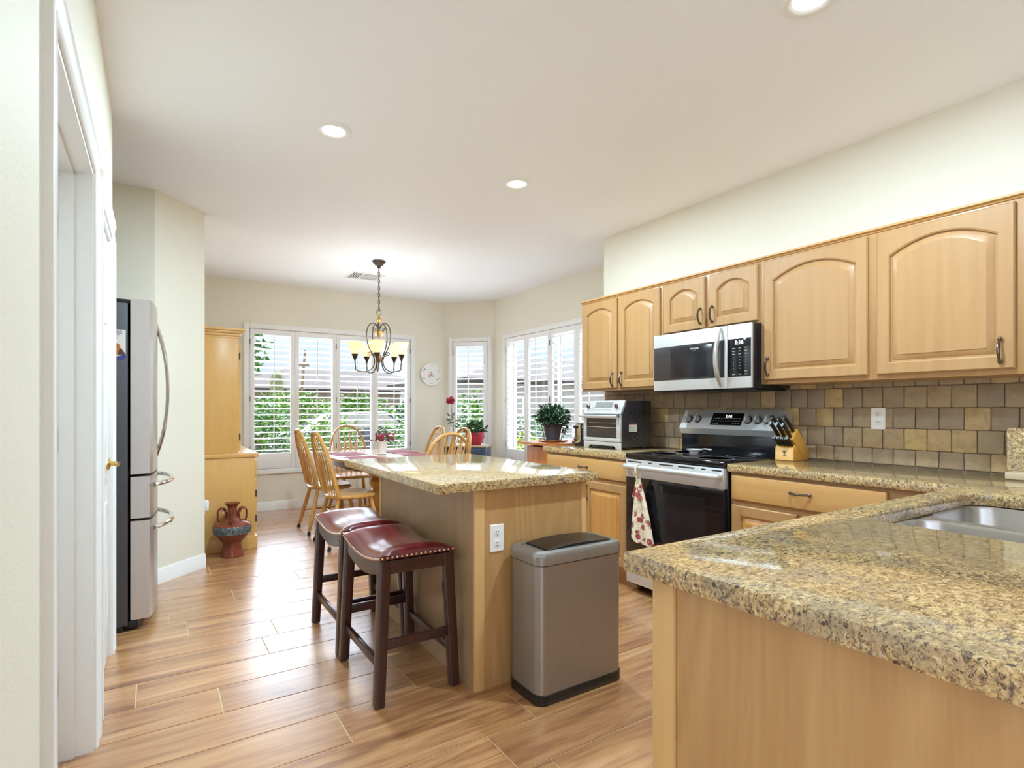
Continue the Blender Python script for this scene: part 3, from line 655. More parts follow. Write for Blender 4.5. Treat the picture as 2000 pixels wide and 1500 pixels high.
d = drawer(t, 1.118, 1.893, 0.72, 0.855); pull(d, XF - 0.02, 1.50, 0.797, False)
for a, b_, py in ((1.52, 1.893, 1.555), (1.118, 1.49, 1.455)):
    dd = panel_door(b_ - a, 0.56, 0.02, False, 0, M_MAPLE, M_MAPLES, PX(XF, b_, 0.13), t); pull(dd, XF - 0.02, py, 0.605)
# peninsula base
PX0, PY1 = 0.885, 0.812
t = thing('peninsula_cabinet', 'peninsula cabinet with a veneered end panel under the granite, nearest the camera', 'base cabinet', (1.6, 0.3, 0))
mb = MB(); mb.box(PX0 + 0.02, -0.10, 0, 1.60, PY1 - 0.004, CZ0, M_MAPLE); mb.box(1.60, -0.10, 0, XW - 0.002, PY1 - 0.004, 0.66, M_MAPLE); mb.box(1.60, 0.775, 0.66, XF - 0.002, PY1 - 0.004, CZ0, M_MAPLE); mb.box(2.62, -0.10, 0.66, XW - 0.002, 0.775, CZ0, M_MAPLE)
mb.build('cabinet_body', t)
mb = MB(); mb.box(PX0 + 0.004, -0.10, 0, PX0 + 0.02, PY1 - 0.058, CZ0, M_VENEER); mb.build('end_panel', t)
mb = MB(); mb.box(PX0 - 0.004, PY1 - 0.056, 0, PX0 + 0.02, PY1, CZ0, M_STILE, 0.002); mb.build('corner_stile', t)
for a in (0.93, 1.37, 1.81, 2.25):
    panel_door(0.41, 0.56, 0.02, False, 0, M_MAPLE, M_MAPLES, (lambda u, v, w, a=a: (a + u, PY1 - 0.004 + w, 0.13 + v)), t)
# island base
IX0, IX1, IY0, IY1 = 1.145, 1.785, 2.06, 3.26
t = thing('island_cabinet', 'veneered island cabinet under the polished granite slab', 'kitchen island', (1.465, 2.66, 0))
mb = MB(); mb.box(IX0 + .006, IY0 + .006, 0, IX1 - 0.02, IY1 - .006, CZ0, M_VENEERG); mb.build('cabinet_body', t)
mb = MB(); mb.box(IX0, IY0 + 0.012, 0, IX0 + 0.006, IY1 - 0.012, CZ0, M_VENEERG); mb.build('side_panel', t)
mb = MB(); mb.box(IX0 + 0.045, IY0 + 0.002, 0, IX1 - 0.045, IY0 + 0.006, CZ0, M_VENEER); mb.build('end_panel', t)
for x0_, x1_ in ((IX0, IX0 + 0.045), (IX1 - 0.045, IX1 - 0.018)):
    mb = MB(); mb.box(x0_ - .002, IY0 - 0.004, 0, x1_, IY0 + 0.012, CZ0, M_STILE, 0.002); mb.build('corner_stile', t)
mb = MB(); mb.box(IX0 - .003, IY1 - 0.03, 0, IX0 + 0.02, IY1, CZ0, M_STILE, 0.002); mb.build('corner_stile', t)
for a in (2.10, 2.68):
    panel_door(0.54, 0.56, 0.02, False, 0, M_MAPLE, M_MAPLES, (lambda u, v, w, a=a: (IX1 - 0.02 + w, a + u, 0.13 + v)), t)

# worktops
solid('granite_worktop', MB().holed([(0.95, 2.012), (1.805, 2.012), (1.805, 3.33), (0.95, 3.33)], [], CZ0, CZ1, M_GRAN, 0.006), 'glossy granite slab on the island, reflecting the windows', 'countertop', (1.38, 2.67, CZ0))
solid('granite_worktop', MB().holed([(2.672, 2.688), (XW - .001, 2.688), (XW - .001, 3.655), (2.672, 3.655)], [], CZ0, CZ1, M_GRAN, 0.005), 'small granite worktop left of the stove with the toaster oven on it', 'countertop', (3.0, 3.17, CZ0))
SKX0, SKX1, SKY0, SKY1 = 1.655, 2.50, 0.30, 0.765
hole = rrect(SKX0, SKY0, SKX1, SKY1, 0.085, 8)
mb = MB().holed([(0.838, -0.14), (XW - .001, -0.14), (XW - .001, 1.912), (2.672, 1.912), (2.672, 0.853), (0.838, 0.853)], [hole], CZ0, CZ1, M_GRAN, 0.006)
solid('granite_worktop', mb, 'large granite worktop with the sink, wrapping from the peninsula to the stove', 'countertop', (2.0, 0.5, CZ0))
# sink: two bowls under the cut-out
t = thing('double_sink', 'undermount stainless double bowl sink in the peninsula granite', 'sink', (2.08, 0.53, 0.70))
RZ = CZ0 - 0.003; mx_ = 2.085
bw = [(SKX0 - 0.008, mx_ - 0.018), (mx_ + 0.018, SKX1 + 0.008)]
mb = MB(); mb.holed(rrect(SKX0 - 0.03, SKY0 - 0.03, SKX1 + 0.03, SKY1 + 0.025, 0.08, 6), [rrect(a, SKY0 - 0.008, b_, SKY1 + 0.005, 0.08, 6) for a, b_ in bw], RZ - 0.004, RZ, M_SINK, 0.0); mb.build('rim', t)
for a, b_ in bw:
    mb = MB(); lp = []
    for ins, z, rr in ((0, RZ - 0.001, 0.08), (0.003, RZ - 0.012, 0.08), (0.008, 0.735, 0.08), (0.022, 0.705, 0.075), (0.05, 0.695, 0.06)):
        lp.append([(p[0], p[1], z) for p in rrect(a + ins, SKY0 - 0.008 + ins, b_ - ins, SKY1 + 0.005 - ins, rr, 6)])
    mb.loft(lp, M_SINK, (False, True)); bl = mb.build('bowl', t, ang=50)
    dr = MB(); dr.lathe([(0.045, 0.6955), (0.045, 0.699), (0.03, 0.697), (0.001, 0.696)], M_CHROME, ((a + b_) / 2, (SKY0 + SKY1) / 2, 0), 20); dr.build('drain', bl)

# backsplash tiles
mb = MB(); mb.box(XW - 0.004, 0.3, CZ1, XW - 0.0005, YE - 0.02, 1.40, M_TGROUT); tn = []; r = 0; z = CZ1 + 0.001
for zr0, zr1 in ((CZ1 + 0.002, 1.003), (1.003, 1.116), (1.116, 1.228), (1.228, 1.342), (1.342, 1.399)):
    off = 0.0515 * (r % 2); y = 0.33 - off
    y = 1.053 - 0.1035 * 8 + (0.0515 if r % 2 == 1 else 0)
    while y < YE - 0.03:
        a, b_ = max(y, 0.31) + 0.002, min(y + 0.1035, YE - 0.022) - 0.002
        if b_ - a > 0.02:
            j = lambda: random.uniform(-0.0012, 0.0012); q = random.random(); q = q * q * 0.9 if random.random() < 0.85 else random.uniform(0.85, 1.0)
            dz = 0.002; xx = XW - 0.011 + random.uniform(-0.0008, 0.0008); n0 = len(mb.bm.faces)
            if CZ1 <= zr0: q = min(1, q + max(0, 0.15 - 0.06 * r))
            lo = rrect(a, zr0 + dz, b_, zr1 - dz, 0.006, 2); hi = rrect(a + .003, zr0 + dz + .003, b_ - .003, zr1 - dz - .003, 0.006, 2)
            jj = [(j(), j()) for _ in lo]
            mb.loft([[(XW - 0.003, p[0] + u, p[1] + v) for p, (u, v) in zip(lo, jj)], [(xx + 0.003, p[0] + u, p[1] + v) for p, (u, v) in zip(lo, jj)], [(xx, p[0] + u, p[1] + v) for p, (u, v) in zip(hi, jj)]], M_TILE, (True, True))
            tn += [[q, random.random(), 0, 1]] * (len(mb.bm.faces) - n0)
        y += 0.1035
    r += 1
o = struct('wall_backsplash', mb, ang=40); nb2 = len(o.data.polygons) - len(tn)
tone_attr(o, lambda p: tn[p.index - nb2] if p.index >= nb2 else [0, 0, 0, 1])

# outlets
def outlet(c, axis, label):
    t = thing('wall_outlet', label, 'outlet', c)
    P = (lambda u, v, w: (c[0] + u, c[1] - w, c[2] + v)) if axis == 'y' else (lambda u, v, w: (c[0] - w, c[1] - u, c[2] + v))
    mb = MB(); rr = lambda i, w: [P(p[0], p[1], w) for p in rrect(-0.036 + i, -0.06 + i, 0.036 - i, 0.06 - i, 0.005, 3)]
    mb.loft([rr(0, 0), rr(0, 0.003), rr(0.003, 0.006)], M_PLATE); mb.build('cover_plate', t)
    for v0 in (0.024, -0.024):
        mb = MB(); r2 = lambda i, w: [P(p[0], p[1] + v0, w) for p in rrect(-0.016 + i, -0.015 + i, 0.016 - i, 0.015 - i, 0.007, 3)]
        mb.loft([r2(0, 0.005), r2(0, 0.0075), r2(0.001, 0.008)], M_PLATE); so = mb.build('socket', t)
        sl = MB()
        for u, hh in ((-0.006, 0.005), (0.006, 0.004)): sl.loft([[P(u + a, v0 + 0.004 + b, w) for a, b in ((-0.0012, -hh), (0.0012, -hh), (0.0012, hh), (-0.0012, hh))] for w in (0.007, 0.0083)], M_DARK)
        sl.loft([[P(0.0028 * cos(2 * pi * k / 8), v0 - 0.008 + 0.0028 * sin(2 * pi * k / 8), w) for k in range(8)] for w in (0.007, 0.0083)], M_DARK); sl.build('slots', so)
    return t
outlet((1.255, IY0 + 0.002, 0.652), 'y', 'white outlet on the wooden end of the island')
outlet((XW - 0.0105, 1.435, 1.168), 'x', 'white outlet on the stone tile backsplash')

# ------------------------------------------------------------------ range
RY0, RY1 = 1.917, 2.682
t = thing('electric_range', 'stainless and black electric range with a black oven door', 'stove', (3.0, 2.3, 0))
mb = MB(); mb.box(2.69, RY0, 0.05, 3.30, RY1, 0.893, M_BLACKM, 0.003)
for y in (RY0 + 0.05, RY1 - 0.05):
    for x in (2.75, 3.25): mb.lathe([(0.018, 0), (0.018, 0.05)], M_BLACKP, (x, y, 0), 10)
mb.build('body', t)
mb = MB(); mb.box(2.652, RY0 - 0.0, 0.893, 3.24, RY1 + 0.0, 0.925, M_BLACKG, 0.006, 3); ck = mb.build('cooktop', t)
for x, y, r_ in ((2.82, 2.10, 0.105), (2.82, 2.49, 0.085), (3.07, 2.10, 0.085), (3.07, 2.49, 0.105)):
    mb = MB(); mb.lathe([(r_, 0.9252), (r_, 0.9256), (r_ - 0.003, 0.9256), (r_ - 0.003, 0.9252)], M_INKL, (x, y, 0), 40); mb.build('burner_ring', ck)
# backguard
mb = MB(); mb.prism([(3.215, 0.92), (3.215, 1.045), (3.33, 1.045), (3.33, 0.92)], RY0 + 0.005, RY1 - 0.005, M_BLACKM, 'xz', 0.003); mb.build('backguard', t)
BXF = [(3.212, 1.045), (3.188, 1.085), (3.258, 1.208), (3.262, 1.212), (3.335, 1.212), (3.335, 1.045)]
mb = MB(); mb.prism(BXF, RY0 + 0.002, RY1 - 0.002, M_STEEL, 'xz', 0.0); cp = mb.build('control_panel', t)
sx, sz = 3.258 - 3.188, 1.208 - 1.085; sl_ = math.hypot(sx, sz); ux, uz = sx / sl_, sz / sl_; nx, nz_ = -uz, ux
def PC(y, v, w): return (3.188 + ux * v + nx * w, y, 1.085 + uz * v + nz_ * w)
def pc_rot(): return Matrix(((0, ux, nx, 0), (-1, 0, 0, 0), (0, uz, nz_, 0), (0, 0, 0, 1)))
def px_y(u, x):
    a = (u - 1000) / 1068.0; fx, fy, rx, ry = sin(.575), cos(.575), cos(.575), -sin(.575); return x / (fx + a * rx) * (fy + a * ry)
yd0, yd1 = px_y(1452, 3.235), px_y(1392, 3.235)
mb = MB(); mb.loft([[PC(p[0], p[1], w) for p in rrect(yd0, 0.030, yd1, 0.122, 0.004, 3)] for w in (0.0, 0.0025)], M_BLACKG); ds = mb.build('display', cp)
text_mesh('1:16', 0.03, M_DIGIT, 'clock_digits', ds, PC((yd0 + yd1) / 2 - 0.01, 0.097, 0.003), pc_rot(), bold=True)
mb = MB()
for r_ in range(3):
    for c_ in range(11):
        if (r_ + c_) % 4 == 3 and r_ == 0: continue
        yy = yd0 + 0.02 + (yd1 - yd0 - 0.04) * c_ / 10
        if r_ == 0 and 3 < c_ < 8: continue
        mb.loft([[PC(yy + a, 0.042 + r_ * 0.02 + b, w) for a, b in ((-0.006, -0.002), (0.006, -0.002), (0.006, 0.002), (-0.006, 0.002))] for w in (0.002, 0.0029)], M_INKL)
mb.build('key_marks', ds)
for u in (1347, 1364, 1462, 1481, 1502):
    y = px_y(u, 3.225); mb = MB(); rings = []
    for rr, w in ((0.028, 0.001), (0.028, 0.006), (0.024, 0.010), (0.023, 0.028), (0.020, 0.031)):
        rings.append([PC(y + rr * cos(2 * pi * k / 20), 0.072 + rr * sin(2 * pi * k / 20), w) for k in range(20)])
    mb.loft(rings[:3], M_BLACKP, (True, False)); mb.loft(rings[2:], M_STEELB, (False, True)); kb = mb.build('knob', cp)
    g = MB(); g.loft([[PC(y + a, 0.072 + b, w) for a, b in ((-0.005, -0.024), (0.005, -0.024), (0.005, 0.024), (-0.005, 0.024))] for w in (0.028, 0.038)], M_STEEL); g.build('grip', kb)
    m_ = MB(); m_.loft([[PC(y + a, 0.024 + b, w) for a, b in ((-0.006, -0.0015), (0.006, -0.0015), (0.006, 0.0015), (-0.006, 0.0015))] for w in (0, 0.0006)], M_INKL); m_.build('knob_mark', cp)
# oven door
mb = MB(); mb.box(2.656, RY0 + 0.004, 0.255, 2.69, RY1 - 0.004, 0.770, M_BLACKG, 0.003); od = mb.build('oven_door', t)
mb = MB(); mb.box(2.652, RY0 + 0.003, 0.768, 2.69, RY1 - 0.003, 0.886, M_STEEL, 0.004); tb_ = mb.build('door_band', od)
mb = MB()
for a, b_ in ((0.02, 0.14), (0.20, 0.23), (0.29, 0.40), (0.44, 0.56), (0.61, 0.64), (0.68, 0.745)): mb.box(2.6512, RY1 - b_ - .004, 0.868, 2.654, RY1 - a - .004, 0.876, M_DARK)
mb.build('vent_slots', od)
mb = MB(); pts = [(2.652, RY1 - 0.022, 0.842), (2.620, RY1 - 0.026, 0.842), (2.606, RY1 - 0.045, 0.842)] + [(2.604, RY1 - 0.07 - k * 0.0625, 0.842) for k in range(11)] + [(2.606, RY0 + 0.045, 0.842), (2.620, RY0 + 0.026, 0.842), (2.652, RY0 + 0.022, 0.842)]
mb.tube(pts, 0.017, M_STEEL, 12, flat=(1.0, 1.0)); mb.build('handle', od)
mb = MB(); mb.box(2.6555, RY0 + 0.13, 0.33, 2.6575, RY1 - 0.13, 0.70, M_BLACKM, 0.0005); mb.build('oven_window', od)
mb = MB(); mb.box(2.655, RY0 + 0.004, 0.062, 2.69, RY1 - 0.004, 0.245, M_STEEL, 0.004); mb.build('storage_drawer', t)
# spoon rest
t = thing('spoon_rest', 'small white footed spoon rest on the black cooktop', 'spoon rest', (3.03, 2.42, 0.925))
mb = MB(); mb.lathe([(0.030, 0), (0.032, 0.004), (0.034, 0.010), (0.052, 0.022), (0.055, 0.026), (0.050, 0.024), (0.03, 0.014), (0.001, 0.012)], M_CERAM, (3.03, 2.42, 0.925), 28)
mb.build('dish', t)
mb = MB(); mb.tube([(3.03 + 0.045, 2.42 - 0.02, 0.948), (3.075, 2.37, 0.953), (3.09, 2.33, 0.95)], [0.012, 0.011, 0.014], M_CERAM, 8, flat=(1, 0.4)); mb.build('rest_handle', t)

# ------------------------------------------------------------------ microwave
XM = 2.937; MY0, MY1, MZ0, MZ1 = 1.936, 2.692, 1.345, 1.735
t = thing('microwave', 'stainless over-the-range microwave under the small maple cabinet', 'microwave', (3.1, 2.31, MZ0))
mb = MB(); mb.box(XM + 0.02, MY0, MZ0, XW - 0.012, MY1, MZ1, M_BLACKM, 0.002); mb.box(XM + 0.06, MY0 + 0.02, MZ0 - 0.012, XW - 0.03, MY1 - 0.02, MZ0, M_BLACKP, 0.003); mb.build('body', t)
YS = 2.10
mb = MB(); mb.box(XM, YS + 0.001, MZ0 + 0.002, XM + 0.02, MY1, MZ1 - 0.002, M_STEEL, 0.003); md = mb.build('door', t)
mb = MB(); mb.box(XM - 0.0015, YS + 0.02, 1.416, XM + 0.002, MY1 - 0.004, 1.646, M_GLASSD, 0.0008); gl = mb.build('door_glass', md)
mb = MB(); mb.box(XM - 0.0022, YS + 0.11, 1.43, XM + 0.001, MY1 - 0.15, 1.632, M_BLACKM, 0.0005); mb.build('viewing_mesh', gl)
text_mesh('FRIGIDAIRE', 0.0135, M_PLATE, 'brand_lettering', md, (XM - 0.0026, 2.345, 1.615), FACE_NX, 0.0003)
text_mesh('GALLERY', 0.007, M_INKL, 'small_lettering', md, (XM - 0.0026, 2.345, 1.602), FACE_NX, 0.0003)
mb = MB(); pts = []; rr = []
for k in range(17):
    q = -1 + 2 * k / 16; pts.append((XM - 0.006 - 0.048 * (1 - q * q), 2.142 + 0.004 * (1 - q * q), 1.54 + q * 0.182)); rr.append(0.008 + 0.009 * (1 - q ** 4))
mb.tube(pts, rr, M_STEELZ, 12, flat=(1.0, 0.65)); mb.build('handle', md)
mb = MB(); mb.box(XM, MY0 + 0.001, MZ0 + 0.002, XM + 0.02, YS - 0.001, MZ1 - 0.002, M_STEEL, 0.003); pn = mb.build('control_panel', t)
mb = MB(); mb.box(XM - 0.0015, MY0 + 0.004, 1.416, XM + 0.002, YS - 0.002, 1.646, M_BLACKG, 0.0008); kp = mb.build('keypad', pn)
text_mesh('1:16', 0.034, M_DIGIT, 'clock_digits', pn, (XM - 0.0022, 2.018, 1.622), FACE_NX, bold=True)
mb = MB()
for r_ in range(10):
    for c_ in range(3):
        if r_ in (8,) and c_ != 2: continue
        w_ = 0.008 if r_ < 3 or r_ > 7 else 0.0022; yy = 2.056 - c_ * 0.042; zz = 1.588 - r_ * 0.0175
        mb.box(XM - 0.0021, yy - w_, zz - 0.0022, XM - 0.0012, yy + w_, zz + 0.0022, M_INKL)
mb.build('key_marks', kp)

# ------------------------------------------------------------------ dish towel on the oven handle
t = thing('hanging_towel', 'cream floral kitchen towel hanging from the oven door handle', 'towel', (2.60, 2.53, 0.84))
def towel_surface(rows, cols, fn):
    return [[fn(i / rows, j / cols) for j in range(cols + 1)] for i in range(rows + 1)]
def tw(i, j):
    z = 0.70 - 0.345 * i; half = 0.030 + 0.075 * (i ** 0.7); yc = 2.520 - 0.01 * i
    y = yc + half * (1 - 2 * j); x = 2.622 + 0.010 * sin(j * 11 + 1.5) * (0.4 + i) - 0.012 * (1 - i)
    return (x, y, z + 0.012 * cos(j * 5) * i)
g = towel_surface(14, 18, tw); bk = [[(p[0] + 0.005, p[1], p[2]) for p in r_] for r_ in g]
mb = MB(); mb.loft([r_ + b_[::-1] for r_, b_ in zip(g, bk)], M_FLORAL, (True, True)); mb.build('towel_cloth', t, ang=70)
def tp(i, j):
    z = 0.765 - 0.115 * i; half = 0.016 + 0.040 * i; y = 2.522 + half * (1 - 2 * j); return (2.607 + 0.006 * sin(j * 9) * i - 0.002 * cos(j * 6.28), y, z + 0.018 * (4 * (j - .5) ** 2 - 1) * i)
g = towel_surface(8, 12, tp); bk = [[(p[0] + 0.006, p[1], p[2]) for p in r_] for r_ in g]
mb = MB(); mb.loft([r_ + b_[::-1] for r_, b_ in zip(g, bk)], M_FLORAL, (True, True)); mb.build('towel_top', t, ang=70)
mb = MB(); lp = []
for k in range(15):
    a = pi * 1.15 * k / 14 - 0.2; lp.append((2.604 - 0.021 * sin(a), 2.522 + 0.003 * cos(a), 0.842 + 0.021 * cos(a)))
lp = [(2.607, 2.528, 0.745), (2.592, 2.527, 0.79), (2.582, 2.525, 0.825)] + [(2.604 - 0.0215 * cos(a), 2.524, 0.842 + 0.0215 * sin(a)) for a in [pi * k / 10 for k in range(11)]] + [(2.622, 2.52, 0.81), (2.610, 2.516, 0.765)]
mb.tube(lp, 0.0042, M_CLOTH, 8, flat=(2.2, 1)); st_ = mb.build('hanging_loop', t)
mb = MB(); mb.lathe([(0.009, -0.003), (0.010, 0), (0.009, 0.003)], M_TAN, (2.583, 2.526, 0.805), 12, 'x'); mb.build('button', st_)

# ------------------------------------------------------------------ toaster oven
OX0, OX1, OY0, OY1, OZ = 2.875, 3.195, 2.955, 3.375, CZ1
t = thing('toaster_oven', 'stainless countertop toaster oven with dark sides in front of the tiles', 'toaster oven', (3.03, 3.16, OZ))
prof = [(OX0 + 0.012, OZ + 0.018), (OX0 + 0.012, OZ + 0.275), (OX0 + 0.052, OZ + 0.368), (OX1, OZ + 0.368), (OX1, OZ + 0.018)]
mb = MB(); mb.prism(prof, OY0, OY1, M_GUN, 'xz', 0.004); bd = mb.build('body', t)
for x in (OX0 + 0.04, OX1 - 0.04):
    for y in (OY0 + 0.04, OY1 - 0.04): f_ = MB(); f_.lathe([(0.014, OZ), (0.014, OZ + 0.02)], M_BLACKP, (x, y, 0), 10); f_.build('foot', t)
mb = MB()
for r_ in range(4):
    for c_ in range(4): mb.box(OX0 + 0.085 + c_ * 0.046, OY0 - 0.001, OZ + 0.30 - r_ * 0.011, OX0 + 0.115 + c_ * 0.046, OY0 + 0.001, OZ + 0.306 - r_ * 0.011, M_DARK)
for r_ in range(6):
    for c_ in range(8): mb.box(OX0 + 0.085 + c_ * 0.022, OY0 - 0.001, OZ + 0.115 - r_ * 0.009, OX0 + 0.095 + c_ * 0.022, OY0 + 0.001, OZ + 0.118 - r_ * 0.009, M_INKL if (r_ + c_) % 3 == 0 else M_DARK)
mb.build('side_vents', bd)
mb = MB(); mb.box(OX0 + 0.082, OY0 - 0.0012, OZ + 0.135, OX0 + 0.165, OY0 + 0.0005, OZ + 0.195, M_WHITEP); mb.box(OX0 + 0.082, OY0 - 0.0016, OZ + 0.186, OX0 + 0.165, OY0 - 0.001, OZ + 0.195, M_LABRED)
for k in range(5): mb.box(OX0 + 0.09, OY0 - 0.0016, OZ + 0.142 + k * 0.008, OX0 + (0.12 if k % 2 else 0.155), OY0 - 0.001, OZ + 0.145 + k * 0.008, M_INKL)
mb.build('rating_sticker', bd)
# front fascia: base rail, door, sloped panel
mb = MB(); mb.prism([(OY0, OZ), (OY0 + 0.05, OZ + 0.002), (OY0 + 0.075, OZ + 0.026), (OY1 - 0.075, OZ + 0.026), (OY1 - 0.05, OZ + 0.002), (OY1, OZ), (OY1, OZ + 0.055), (OY0, OZ + 0.055)], OX0, OX0 + 0.012, M_STEEL, 'yz', 0.002); mb.build('base_rail', t)
mb = MB(); mb.box(OX0 + 0.004, OY0 + 0.10, OZ + 0.006, OX0 + 0.02, OY1 - 0.10, OZ + 0.03, M_BLACKP, 0.003); mb.build('crumb_tray', t)
mb = MB()
for b in ((OY0, OZ + 0.058, OY1, OZ + 0.085), (OY0, OZ + 0.235, OY1, OZ + 0.262), (OY0, OZ + 0.085, OY0 + 0.045, OZ + 0.235), (OY1 - 0.035, OZ + 0.085, OY1, OZ + 0.235)): mb.box(OX0 - 0.004, b[0], b[1], OX0 + 0.012, b[2], b[3], M_STEEL, 0.002)
dr_ = mb.build('oven_door', t)
mb = MB(); mb.box(OX0 + 0.001, OY0 + 0.044, OZ + 0.084, OX0 + 0.004, OY1 - 0.034, OZ + 0.236, M_GLASSD); mb.build('door_glass', dr_)
mb = MB(); mb.tube([(OX0 - 0.03, OY0 + 0.01, OZ + 0.252), (OX0 - 0.03, OY1 + 0.01, OZ + 0.252)], 0.011, M_STEEL, 10)
for y in (OY0 + 0.022, OY1 - 0.022): mb.box(OX0 - 0.03, y - 0.01, OZ + 0.243, OX0, y + 0.01, OZ + 0.261, M_BLACKP, 0.002)
mb.build('handle', dr_)
mb = MB(); mb.tube([(OX0 + 0.0, OY0 + 0.045, OZ + 0.165), (OX0 + 0.0, OY1 - 0.035, OZ + 0.168)], 0.0018, M_CHROME, 6); mb.tube([(OX0 + 0.0, OY0 + 0.045, OZ + 0.200), (OX0 + 0.0, OY1 - 0.06, OZ + 0.203)], 0.0013, M_CHROME, 6); mb.build('rack', dr_)
q0, q1 = Vector((OX0 - 0.004, 0, OZ + 0.270)), Vector((OX0 + 0.044, 0, OZ + 0.371)); qd = (q1 - q0).normalized(); qn = Vector((-qd.z, 0, qd.x))
def PO(y, v, w): p = q0 + qd * v + qn * w; return (p.x, y, p.z)
SLn = (q1 - q0).length
mb = MB(); mb.loft([[PO(y, v, w) for y, v in ((OY0 - .001, 0), (OY1 + .001, 0), (OY1 + .001, SLn), (OY0 - .001, SLn))] for w in (-0.016, 0.0)], M_STEEL); pn = mb.build('control_panel', t)
mb = MB(); mb.loft([[PO(y, v, w) for y, v in ((OY0 + 0.115, 0.05), (OY1 - 0.11, 0.05), (OY1 - 0.11, 0.098), (OY0 + 0.115, 0.098))] for w in (0.0, 0.0015)], M_GREY); mb.build('display', pn)
mb = MB()
for k in range(11): mb.loft([[PO(OY0 + 0.12 + k * 0.018 + a, 0.034 + b, w) for a, b in ((-0.006, -0.003), (0.006, -0.003), (0.006, 0.003), (-0.006, 0.003))] for w in (0, 0.001)], M_INKL)
mb.build('buttons', pn)
for y in (OY0 + 0.055, OY1 - 0.05):
    mb = MB(); rg = [[PO(y + r_ * cos(2 * pi * k / 16), 0.058 + r_ * sin(2 * pi * k / 16), w) for k in range(16)] for r_, w in ((0.021, 0), (0.021, 0.004), (0.017, 0.007), (0.016, 0.026), (0.013, 0.028))]
    mb.loft(rg[:3], M_STEEL, (True, False)); mb.loft(rg[2:], M_PEWTER, (False, True)); mb.build('knob', pn)
# two slice toaster, seen end on
t = thing('toaster', 'dark toaster with a chrome end plate between the ivy pot and the toaster oven', 'toaster', (3.08, 3.545, CZ1))
mb = MB(); lp = []
for z, ins in ((0.012, 0.004), (0.02, 0), (0.15, 0.004), (0.178, 0.016), (0.188, 0.032)): lp.append([(p[0], p[1], CZ1 + z) for p in rrect(2.95 + ins, 3.475 + ins, 3.22 - ins, 3.635 - ins, 0.03, 4)])
mb.loft(lp, M_BLACKM); mb.build('body', t, ang=50)
mb = MB(); mb.prism([(3.497, CZ1 + 0.05), (3.51, CZ1 + 0.03), (3.555, CZ1 + 0.022), (3.60, CZ1 + 0.03), (3.613, CZ1 + 0.05), (3.608, CZ1 + 0.175), (3.502, CZ1 + 0.175)], 2.944, 2.952, M_CHROME, 'yz', 0.002); pl = mb.build('end_plate', t)
mb = MB(); mb.box(2.930, 3.535, CZ1 + 0.145, 2.944, 3.577, CZ1 + 0.168, M_BLACKP, 0.003); mb.box(2.942, 3.551, CZ1 + 0.07, 2.945, 3.561, CZ1 + 0.145, M_DARK); mb.build('lever', pl)
mb = MB(); mb.lathe([(0.016, 2.944), (0.014, 2.932), (0.001, 2.931)], M_PEWTER, (0, 3.556, CZ1 + 0.05), 14, 'x'); mb.build('dial', pl)
mb = MB(); mb.box(2.99, 3.515, CZ1 + 0.1875, 3.19, 3.535, CZ1 + 0.1885, M_DARK); mb.box(2.99, 3.575, CZ1 + 0.1875, 3.19, 3.595, CZ1 + 0.1885, M_DARK); mb.build('slots', t)
mb = MB(); mb.box(2.97, 3.50, CZ1, 3.20, 3.61, CZ1 + 0.012, M_BLACKP, 0.003); mb.build('base', t)

# ------------------------------------------------------------------ knife block
KX, KY, KZ = 3.125, 1.79, CZ1
t = thing('knife_block', 'slanted wooden knife block on the worktop right of the stove', 'knife block', (3.2, 1.84, KZ))
K = [(0, 0), (0.003, 0.077), (0.022, 0.096), (-0.006, 0.128), (0.045, 0.188), (0.178, 0.046), (0.155, 0.004)]
mb = MB(); mb.prism([(KX + a, KZ + b) for a, b in [(0, 0), (0.003, 0.077), (0.022, 0.096), (0.115, 0.0)]], KY, KY + 0.115, M_BLOCK, 'xz', 0.002); mb.build('steak_knife_base', t)
mb = MB(); mb.prism([(KX + a, KZ + b) for a, b in [(0.024, 0.097), (-0.006, 0.128), (0.045, 0.188), (0.178, 0.046), (0.155, 0.002), (0.117, 0.002)]], KY, KY + 0.115, M_BLOCK, 'xz', 0.002); mb.build('slotted_block', t)
mb = MB(); mb.box(KX - 0.0015, KY + 0.003, KZ + 0.003, KX + 0.003, KY + 0.112, KZ + 0.075, M_BLOCKF, 0.001); fp = mb.build('front_plate', t)
mb = MB()
c0 = (KY + 0.055, KZ + 0.047)
for dy, dz, w_, h_ in ((0.0, 0.0, 0.0025, 0.011), (-0.008, 0.004, 0.002, 0.006), (0.008, 0.004, 0.002, 0.006), (0, 0.011, 0.008, 0.0015), (0, 0.0045, 0.009, 0.0012), (0, -0.009, 0.006, 0.0014), (-0.003, -0.018, 0.012, 0.0016)):
    mb.box(KX - 0.0022, c0[0] + dy - w_, c0[1] + dz - h_, KX - 0.001, c0[0] + dy + w_, c0[1] + dz + h_, M_INK)
mb.build('logo_print', fp)
kd = Vector((-0.69, 0, 0.72)).normalized()
